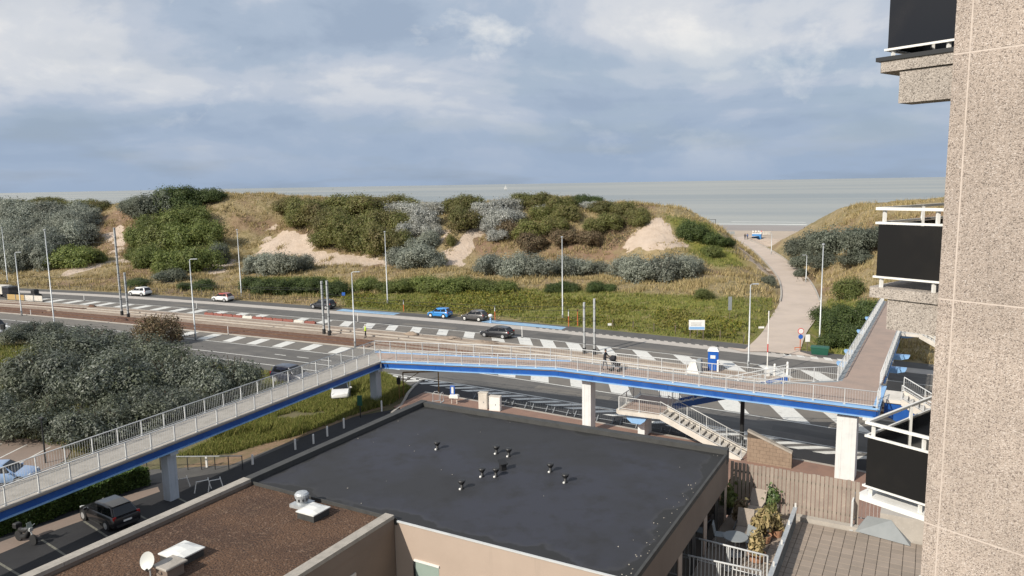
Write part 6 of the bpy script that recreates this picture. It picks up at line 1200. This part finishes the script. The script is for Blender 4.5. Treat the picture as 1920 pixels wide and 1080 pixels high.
def stems(seed, n=6, r=.028):
    rs = np.random.RandomState(seed); b = MB()
    for i in range(n):
        a = 6.283*i/n+rs.rand(); q = .55*rs.uniform(.5, 1); b.tube([(.06*math.cos(a), .06*math.sin(a), -.05), (q*.45*math.cos(a), q*.45*math.sin(a), .35), (q*math.cos(a+.3), q*math.sin(a+.3), .80)], [r, r*.7, r*.25], 5)
    return b
SH = {}
def shrub_mesh(kind, var, n, size, **kw):
    key = (kind, var)
    if key not in SH:
        v, f = leaf_cloud(n, hash_(kind)*10+var, size, **kw); o = np_mesh('foliage', v, f, LEAF[kind]); m = o.data; bpy.data.objects.remove(o)
        o = stems(var*7+3).build('stems', bark); m2 = o.data; bpy.data.objects.remove(o); SH[key] = (m, m2)
    return SH[key]
def hash_(s): return sum(ord(c)*(i+1) for i, c in enumerate(s)) % 977
vegr = random.Random(11)
CATN = {'grey': ('sea_buckthorn', 'silvery grey-green sea buckthorn shrub'), 'greydark': ('sea_buckthorn', 'dark grey-green sea buckthorn shrub'), 'olive': ('dune_willow', 'olive-green dune willow'), 'green': ('green_shrub', 'fresh green rounded shrub'), 'dark': ('dark_shrub', 'dark green dense shrub'), 'silver': ('white_poplar', 'pale silver-leaved poplar bush'), 'brown': ('brown_bush', 'reddish brown bush')}
def shrub(px, py, wpx, hpx, kind, where, n=12000, size=.026, pos=None, vars_=3, grp=None, sink=.12):
    q = pos if pos is not None else hit(px, py)
    if q is None: return
    dist = math.hypot(q[0], q[1])*1.0; sc_ = dist/FPX/math.cos(math.atan2(q[0], q[1]))*1.0
    wr = wpx*sc_/2*1.2; hh = hpx*sc_*1.0; m, m2 = shrub_mesh(kind, vegr.randrange(vars_), n, size)
    nm, lb = CATN[kind]; t = thing(nm, (q[0], q[1], q[2]-sink*hh*.3), lb+' '+where, 'tree' if kind in ('olive', 'silver') else 'shrub', grp or (lb+' '+where), rz=vegr.uniform(0, 6.28)); t.scale = (wr, wr*vegr.uniform(.8, 1.05), hh/1.15)
    for mm, nn_2 in ((m, 'crown'), (m2, 'trunk')): o = bpy.data.objects.new(nn_2, mm); link(o); o.parent = t
    return t
def field(lst, kind, where, **kw):
    ys = sorted(it[1] for it in lst)
    for it in lst:
        w_ = where
        if len(lst) > 9 and where.startswith('on the dune shoulder'):
            w_ = ('highest ' if it[1] <= ys[4] else ('midway up ' if it[1] <= ys[8] else 'lowest '))+where
        elif len(lst) > 9 and where.startswith('in the '):
            k_ = 0 if it[1] <= ys[len(ys)//3] else (1 if it[1] <= ys[2*len(ys)//3] else 2)
            w_ = ('along the upper rim of ', 'inside ', 'along the lower edge of ')[k_]+where[3:]
        shrub(*it, kind, w_, **kw)
jit = lambda a: vegr.uniform(-a, a)
# left buckthorn thicket
w1 = 'in the wide thicket at the seaward left of the sandy trail'
lst = []
for row, (y, hh) in enumerate(((412, 30), (428, 32), (446, 34), (464, 36), (484, 38), (504, 40))):
    for x in range(-150, (172, 168, 165, 168, 110, 100)[row], 26): lst.append(((x+jit(9), y+jit(6)+(x*.0), 46+jit(8), hh+jit(6)), ('on the upper rim of', 'in the middle of', 'at the foot of')[row//2]+' the thicket beside the sandy trail'))
for it, ww_ in lst: shrub(*it, 'grey', ww_)
field([(x+jit(6), 392+jit(4), 34, 17+jit(4)) for x in range(-10, 200, 22)], 'olive', 'on the crest above the wide grey thicket')
field([(140, 498, 66, 34), (112, 500, 45, 26), (178, 492, 34, 22)], 'green', 'at the lower edge of the wide grey thicket')
w2 = 'on the crest between sandy trail and dark crest'
field([(248, 398, 36, 24), (266, 408, 50, 32), (290, 402, 56, 36), (315, 398, 54, 40), (270, 395, 50, 26)], 'greydark', w2)
field([(330, 392, 60, 40), (360, 385, 66, 36), (392, 378, 52, 24), (345, 405, 56, 36), (410, 374, 30, 12)], 'dark', 'on the highest dark crest of the dune')
w3 = 'in the green clump below the dark crest'
field([(288, 440, 56, 34), (326, 436, 62, 40), (366, 428, 56, 38), (264, 466, 44, 40), (302, 470, 66, 50), (350, 468, 70, 52), (392, 462, 50, 46), (278, 500, 56, 36), (322, 512, 66, 44), (372, 508, 66, 46), (408, 492, 44, 34), (252, 486, 26, 22)], 'green', w3)
field([(412, 495, 36, 40), (320, 528, 50, 24)], 'greydark', 'at the foot of the big green clump')
field([(258, 538, 36, 16)], 'dark', 'behind the parked white SUV'); field([(348, 545, 28, 15), (377, 546, 44, 22)], 'dark', 'on the verge behind the parked white car with a red roof')
# middle
w4 = 'in the thicket above the large sand slope'
field([(540, 402, 56, 36), (570, 412, 70, 46), (605, 418, 70, 50), (560, 425, 50, 34), (640, 404, 80, 44), (690, 404, 86, 46), (730, 392, 70, 32), (765, 390, 50, 22), (620, 440, 70, 56), (655, 452, 76, 64), (690, 448, 76, 66), (712, 472, 76, 66), (668, 470, 66, 54), (735, 440, 60, 56), (610, 462, 50, 36), (748, 470, 50, 44)], 'olive', w4)
w5 = 'in the group beside the narrower sand track'
field([(740, 402, 52, 26), (775, 410, 62, 36), (812, 404, 52, 28), (798, 432, 70, 48), (808, 446, 40, 30), (770, 448, 52, 36)], 'silver', w5)
field([(752, 438, 60, 44), (862, 398, 66, 40), (890, 398, 50, 36), (868, 428, 66, 50), (846, 462, 18, 26)], 'olive', 'between the two silver poplar groups')
field([(905, 408, 60, 34), (938, 402, 70, 36), (966, 396, 46, 28), (922, 436, 50, 32), (942, 425, 64, 38), (935, 452, 44, 26), (960, 420, 50, 34), (1110, 392, 44, 16), (1015, 402, 34, 20)], 'silver', 'above the wider sand track')
field([(780, 480, 60, 42), (745, 494, 52, 36), (785, 502, 80, 46), (815, 500, 46, 36), (806, 466, 44, 36)], 'grey', 'right beside the narrower sand track')
field([(470, 512, 40, 30), (495, 514, 60, 42), (535, 512, 64, 44), (568, 508, 44, 32)], 'grey', 'below the large sand slope')
field([(905, 512, 40, 36), (930, 516, 64, 48), (970, 518, 66, 50), (1012, 518, 66, 48), (1055, 518, 66, 46), (1092, 514, 54, 36), (1120, 512, 40, 26)], 'grey', 'in the long row beside the sand tracks')
field([(1168, 518, 52, 40), (1200, 528, 70, 56), (1240, 528, 76, 58), (1275, 520, 62, 46), (1300, 510, 40, 32)], 'grey', 'in the round clump below the smaller sand slope')
# crest right
field([(980, 385, 58, 28), (1015, 392, 62, 36), (1050, 396, 58, 34), (1010, 412, 56, 32), (1060, 412, 60, 34), (1130, 400, 56, 26), (1165, 404, 62, 30), (1195, 412, 50, 26), (1145, 430, 60, 36), (1195, 425, 44, 26), (1115, 438, 50, 34), (1040, 440, 60, 40), (990, 450, 60, 44)], 'olive', 'on the dune shoulder above the rusty slope')
field([(1088, 384, 46, 22), (1110, 385, 40, 20)], 'dark', 'on the crest above the rusty slope'); field([(960, 440, 54, 40), (1000, 470, 60, 44), (1060, 460, 54, 36), (1105, 460, 50, 32)], 'brown', 'on the rusty slope beyond the sand tracks')
field([(1286, 446, 40, 36), (1310, 452, 44, 36), (1335, 460, 40, 26), (1362, 462, 30, 18)], 'dark', 'on the grassy shoulder facing the beach path'); field([(1332, 482, 38, 24), (1318, 560, 36, 18)], 'green', 'alone in the grass between the dune and the beach path')
field([(1440, 534, 26, 20)], 'greydark', 'at the inner bend of the beach path')
field([(1495, 480, 46, 34), (1525, 478, 62, 44), (1565, 478, 70, 50), (1605, 474, 64, 46), (1640, 470, 56, 42), (1508, 500, 40, 30), (1550, 500, 56, 28), (1610, 496, 56, 26), (1500, 520, 24, 18)], 'greydark', 'in the thicket beside the beach path'); field([(1592, 560, 44, 38)], 'green', 'alone on the slope below the dark thicket')
field([(1560, 628, 56, 40), (1600, 620, 56, 44), (1545, 606, 46, 30), (1580, 600, 44, 30), (1625, 605, 50, 40), (1590, 648, 60, 40), (1560, 655, 46, 30)], 'dark', 'beside the far end of the footbridge')
# hedge-like belt
field([(470+i*31+jit(6), 550+jit(4)+i*.4, 54+jit(6), 34+jit(5)) for i in range(6)], 'dark', 'in the dark belt behind the parked anthracite car')
field([(690+i*36+jit(6), 548+jit(3), 60, 28+jit(5)) for i in range(8)], 'green', 'in the green belt behind the blue hatchback'); field([(1035, 546, 44, 16), (1062, 547, 50, 22), (1118, 547, 44, 22), (1142, 546, 30, 15)], 'dark', 'low in the grass beyond the green belt')
# near trees at the left
def near_tree(px, py, wpx, hpx, kind, where, seed, n=24000, size=.0165):
    q = W(px, py, 0); sc_ = q[1]/FPX; v, f = leaf_cloud(n, seed, size, lobes=26, flat=.75, spread=.78, core=.72, aspect=1.9, zlow=.12, lr=(.17, .40), fuzz=.20); nm, lb = CATN['grey'] if kind == 'near' else CATN[kind]
    t = thing(nm, q, {'near': 'large dense grey-green sea buckthorn', 'brown': 'large reddish brown bush', 'olive': 'low dark olive bush'}[kind]+' '+where, 'tree', 'large buckthorns beside the near road' if kind == 'near' else None, rz=seed*1.3); t.scale = (wpx*sc_/2, wpx*sc_/2, hpx*sc_/1.15)
    np_mesh('crown', v, f, LEAF[kind], t); stems(seed, 9, .03).build('trunk', bark, t)
for i, a in enumerate(((60, 642, 120, 50, 'tangled beside the black signal post'), (160, 672, 190, 74, 'round the foot of the very tall lamp post'), (265, 695, 170, 76, 'next to the brown bush on its landward side'), (95, 745, 190, 120, 'above the paved square'), (205, 770, 210, 130, 'in the middle of the thicket'), (330, 748, 180, 112, 'between the brown bush and the footbridge railing'), (430, 752, 165, 118, 'nearest the dark blue car'), (70, 815, 160, 92, 'bordering the paved square with parking lines'), (185, 828, 190, 100, 'bordering the paved square close to the bridge ramp'), (300, 805, 170, 100, 'leaning over the footbridge railing'), (-30, 800, 120, 90, 'at the corner of the paved square'), (395, 775, 110, 74, 'small and low beside the bridge railing'))): near_tree(*a[:4], 'near', a[4], 40+i)
near_tree(300, 645, 100, 74, 'brown', 'between the tram bed and the grey thicket', 77, 9000, .022); near_tree(20, 745, 100, 74, 'olive', 'at the dark hollow beside the grey thicket', 78, 9000, .022)
# clipped hedge
def scatter_mesh(name, pts, nrmbias, size, m, seed, parent=None, aspect=1.5, up=.4):
    rs = np.random.RandomState(seed); n = len(pts); nrm = rs.randn(n, 3)+np.array([0, 0, up])+nrmbias; nrm /= np.linalg.norm(nrm, axis=1)[:, None]; t1 = np.cross(nrm, rs.randn(n, 3)); t1 /= np.linalg.norm(t1, axis=1)[:, None]; t2 = np.cross(nrm, t1); s = size*rs.uniform(.6, 1.4, n)
    a = t1*(s*aspect)[:, None]; b_ = t2*s[:, None]; v = np.stack([pts-a, pts+b_*.8, pts+a, pts-b_*.8], 1).reshape(-1, 3); return np_mesh(name, v, np.arange(4*n).reshape(-1, 4), m, parent)
hA, hB = W(-30, 1018, 0), W(280, 908, 0); hd = hB-hA; Lh = np.linalg.norm(hd); hd /= Lh; hn = np.array([-hd[1], hd[0], 0])
t = thing('clipped_hedge', hA, 'long clipped green hedge between the car park and the footbridge ramp', 'hedge'); rs = np.random.RandomState(4); n = 26000; xx = rs.rand(n)*Lh; side = rs.rand(n); wdt, hgt_ = 1.7, 1.25
yy = np.where(side < .45, rs.rand(n)*wdt, np.where(side < .85, 0.05*rs.rand(n), wdt-.05*rs.rand(n))); zz_ = np.where(side < .45, hgt_-.05*rs.rand(n), rs.rand(n)*hgt_); bul = .10*np.sin(xx*1.7)+.06*np.sin(xx*4.1+2)+.05*rs.randn(n)
pts = np.stack([hd[0]*xx+hn[0]*(yy+bul*(side > .45)), hd[1]*xx+hn[1]*(yy+bul*(side > .45)), zz_+bul*(side < .45)], -1); scatter_mesh('hedge_foliage', pts, np.zeros(3), .05, LEAF['hedge'], 5, t)
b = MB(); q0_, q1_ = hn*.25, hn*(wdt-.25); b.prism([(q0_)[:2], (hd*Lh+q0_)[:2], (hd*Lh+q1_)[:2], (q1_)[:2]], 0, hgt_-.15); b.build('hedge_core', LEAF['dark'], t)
# plants in the pots
for i, (pt_, kind, s_) in enumerate(garden_pots):
    v, f = leaf_cloud(500, 60+i, .09, lobes=5, flat=1.0, spread=.5, core=.3); v = v*np.array([s_*.75, s_*.75, s_*1.15])+np.array([0, 0, .25]); np_mesh('plant', v, f, LEAF[kind], pt_)
# grass: tufts of blades
def tufts(name, xy, z, hgt_, m, seed, blades=4, wid=.05, spread=.25, label=None, cat=None, parent=None):
    rs = np.random.RandomState(seed); n = len(xy); k = blades; base = np.repeat(np.stack([xy[:, 0], xy[:, 1], z], -1), k, 0); N_ = n*k; off = rs.randn(N_, 3)*np.array([spread, spread, 0])*.5; base = base+off; a = rs.rand(N_)*6.283; h_ = np.repeat(hgt_*rs.uniform(.6, 1.3, n)*np.ones(n), k)*rs.uniform(.6, 1.1, N_); w_ = wid*rs.uniform(.7, 1.4, N_)
    dx = np.stack([np.cos(a), np.sin(a), np.zeros(N_)], -1); tip = base+np.stack([rs.randn(N_)*.35*h_, rs.randn(N_)*.35*h_, h_], -1); v = np.stack([base-dx*w_[:, None], base+dx*w_[:, None], tip], 1).reshape(-1, 3)
    o = np_mesh(name, v, np.arange(3*N_).reshape(-1, 3), m, parent); return tag(o, label, cat, None, 'stuff')
rs = np.random.RandomState(21)
def rand_ls(n, l0, l1, s0, s1): return rs.uniform(l0, l1, n), rs.uniform(s0, s1, n)
def ls_xy(l, s): c = croad(l)+s; return np.stack([P0[0]+RW[0]*l+RM[0]*c, P0[1]+RW[1]*l+RM[1]*c], -1)
l2, s2 = rand_ls(125000, -90, 215, 5.5, 96); xy = ls_xy(l2, s2); zz_ = H(xy[:, 0], xy[:, 1]); X, Y = projv(xy[:, 0], xy[:, 1], zz_); keep = path_dist(xy[:, 0], xy[:, 1])[0] > 3.8
cl = fnoise(xy[:, 0]*9, xy[:, 1]*9); cl2 = fnoise(xy[:, 0]*5+40, xy[:, 1]*5)
for p in SAND: keep &= ~(inpoly(X, Y, p) & ~((cl2 > .75) & (rs.rand(len(X)) < .8)))
ing = np.zeros(len(X), bool)
for p in GREENP: ing |= inpoly(X, Y, p)
kk = keep & ~ing & (rs.rand(len(X)) < .30+.55*(cl > .1)); tufts('marram_grass', xy[kk], zz_[kk]-.05, .45+.45*(cl[kk] > .25), LEAF['straw'], 31, 4, .07, .5, 'straw-coloured marram grass covering the dune slopes', 'grass')
kk = keep & ing; tufts('green_grass', xy[kk], zz_[kk]-.05, .45, LEAF['verge'], 32, 4, .07, .5, 'green and yellow grass along the foot of the dunes', 'grass')
l2, s2 = rand_ls(60000, 40, 160, 7.0, 34); xy = ls_xy(l2, s2); zz_ = H(xy[:, 0], xy[:, 1]); X, Y = projv(xy[:, 0], xy[:, 1], zz_); kk = inpoly(X, Y, [(640, 552), (760, 545), (960, 548), (1180, 575), (1420, 590), (1432, 628), (1395, 640), (1300, 634), (1150, 618), (960, 596), (800, 582), (650, 574)]) & (path_dist(xy[:, 0], xy[:, 1])[0] > 6)
nb = fnoise(xy[:, 0]*3, xy[:, 1]*3); kk &= nb > -.35; q = np.stack([xy[kk, 0], xy[kk, 1], zz_[kk]+rs.rand(kk.sum())*np.clip(.45+.5*nb[kk], .1, 1.3)], -1); o = scatter_mesh('brambles', q, np.zeros(3), .13, LEAF['cover'], 33); tag(o, 'low yellow-green bramble cover between the road and the dunes', 'brambles', None, 'stuff')
l2, s2 = rand_ls(150000, -40, 150, 28, 84); xy = ls_xy(l2, s2); zz_ = H(xy[:, 0], xy[:, 1]); X, Y = projv(xy[:, 0], xy[:, 1], zz_)
kk = np.zeros(len(X), bool)
for p in ([(520, 372), (780, 380), (860, 375), (1210, 385), (1225, 410), (1190, 445), (1150, 470), (1080, 470), (900, 460), (760, 480), (650, 478), (600, 462), (540, 425)], [(230, 390), (420, 368), (430, 400), (410, 500), (260, 515), (236, 470)], [(0, 385), (190, 392), (185, 470), (100, 515), (0, 520)], [(1480, 430), (1660, 425), (1660, 515), (1500, 530)]): kk |= inpoly(X+6*np.sin(Y*.3), Y, p)
for p in SAND: kk &= ~inpoly(X, Y, [(a_-3 if a_ < 700 else a_-2, c_-3) for a_, c_ in p])
nb = fnoise(xy[:, 0]*4, xy[:, 1]*4); kk &= (nb > -.15); q = np.stack([xy[kk, 0], xy[kk, 1], zz_[kk]+rs.rand(kk.sum())*np.clip(.5+.7*nb[kk], .15, 1.5)], -1)
br_m = mat('low_brush', (.1, .09, .04), .8, trans=.3, island=[(.075, .062, .03), (.12, .10, .05), (.15, .115, .065), (.11, .115, .045), (.18, .15, .095)], noise=[(.1, (.17, .11, .075), .48, .75), (.2, (.13, .135, .075), .5, .8)])
o = scatter_mesh('dune_scrub', q, np.zeros(3), .13, br_m, 43); tag(o, 'low brown and olive scrub filling the gaps between the dune shrubs', 'scrub', None, 'stuff')
# near verge grass
vp = [(330, 858), (430, 850), (560, 815), (650, 782), (735, 755), (770, 728), (720, 700), (640, 700), (560, 745), (480, 780), (400, 825)]
pw = np.array([W(*p)[:2] for p in vp]); n = 60000; xy = np.stack([rs.uniform(pw[:, 0].min(), pw[:, 0].max(), n), rs.uniform(pw[:, 1].min(), pw[:, 1].max(), n)], -1); X, Y = projv(xy[:, 0], xy[:, 1], np.zeros(n)); kk = inpoly(X, Y, vp); nz_ = fnoise(xy[:, 0]*5, xy[:, 1]*5); kk &= nz_ > -1.2
tufts('verge_grass', xy[kk], np.zeros(kk.sum()), .34+.0, LEAF['verge'], 34, 3, .03, .22, 'rough green and straw grass on the verge under the footbridge', 'grass')
kk2 = kk & (nz_ > .35); tufts('verge_grass', xy[kk2], np.zeros(kk2.sum()), .75, LEAF['verge'], 35, 3, .03, .3, 'taller clumped grass on the verge under the footbridge', 'grass')
vp = [(-420, 600), (-60, 640), (520, 690), (560, 745), (300, 835), (150, 850), (60, 822), (-60, 826), (-420, 860)]; pw = np.array([W(*p)[:2] for p in vp]); xy = np.stack([rs.uniform(pw[:, 0].min(), pw[:, 0].max(), n), rs.uniform(pw[:, 1].min(), pw[:, 1].max(), n)], -1); X, Y = projv(xy[:, 0], xy[:, 1], np.zeros(n)); kk = inpoly(X, Y, vp) & (LS(np.c_[xy, np.zeros(n)])[1] < -32)
tufts('undergrowth', xy[kk], np.zeros(kk.sum()), .5, LEAF['verge'], 36, 3, .05, .3, 'rough grass growing under the grey buckthorn thicket', 'grass')
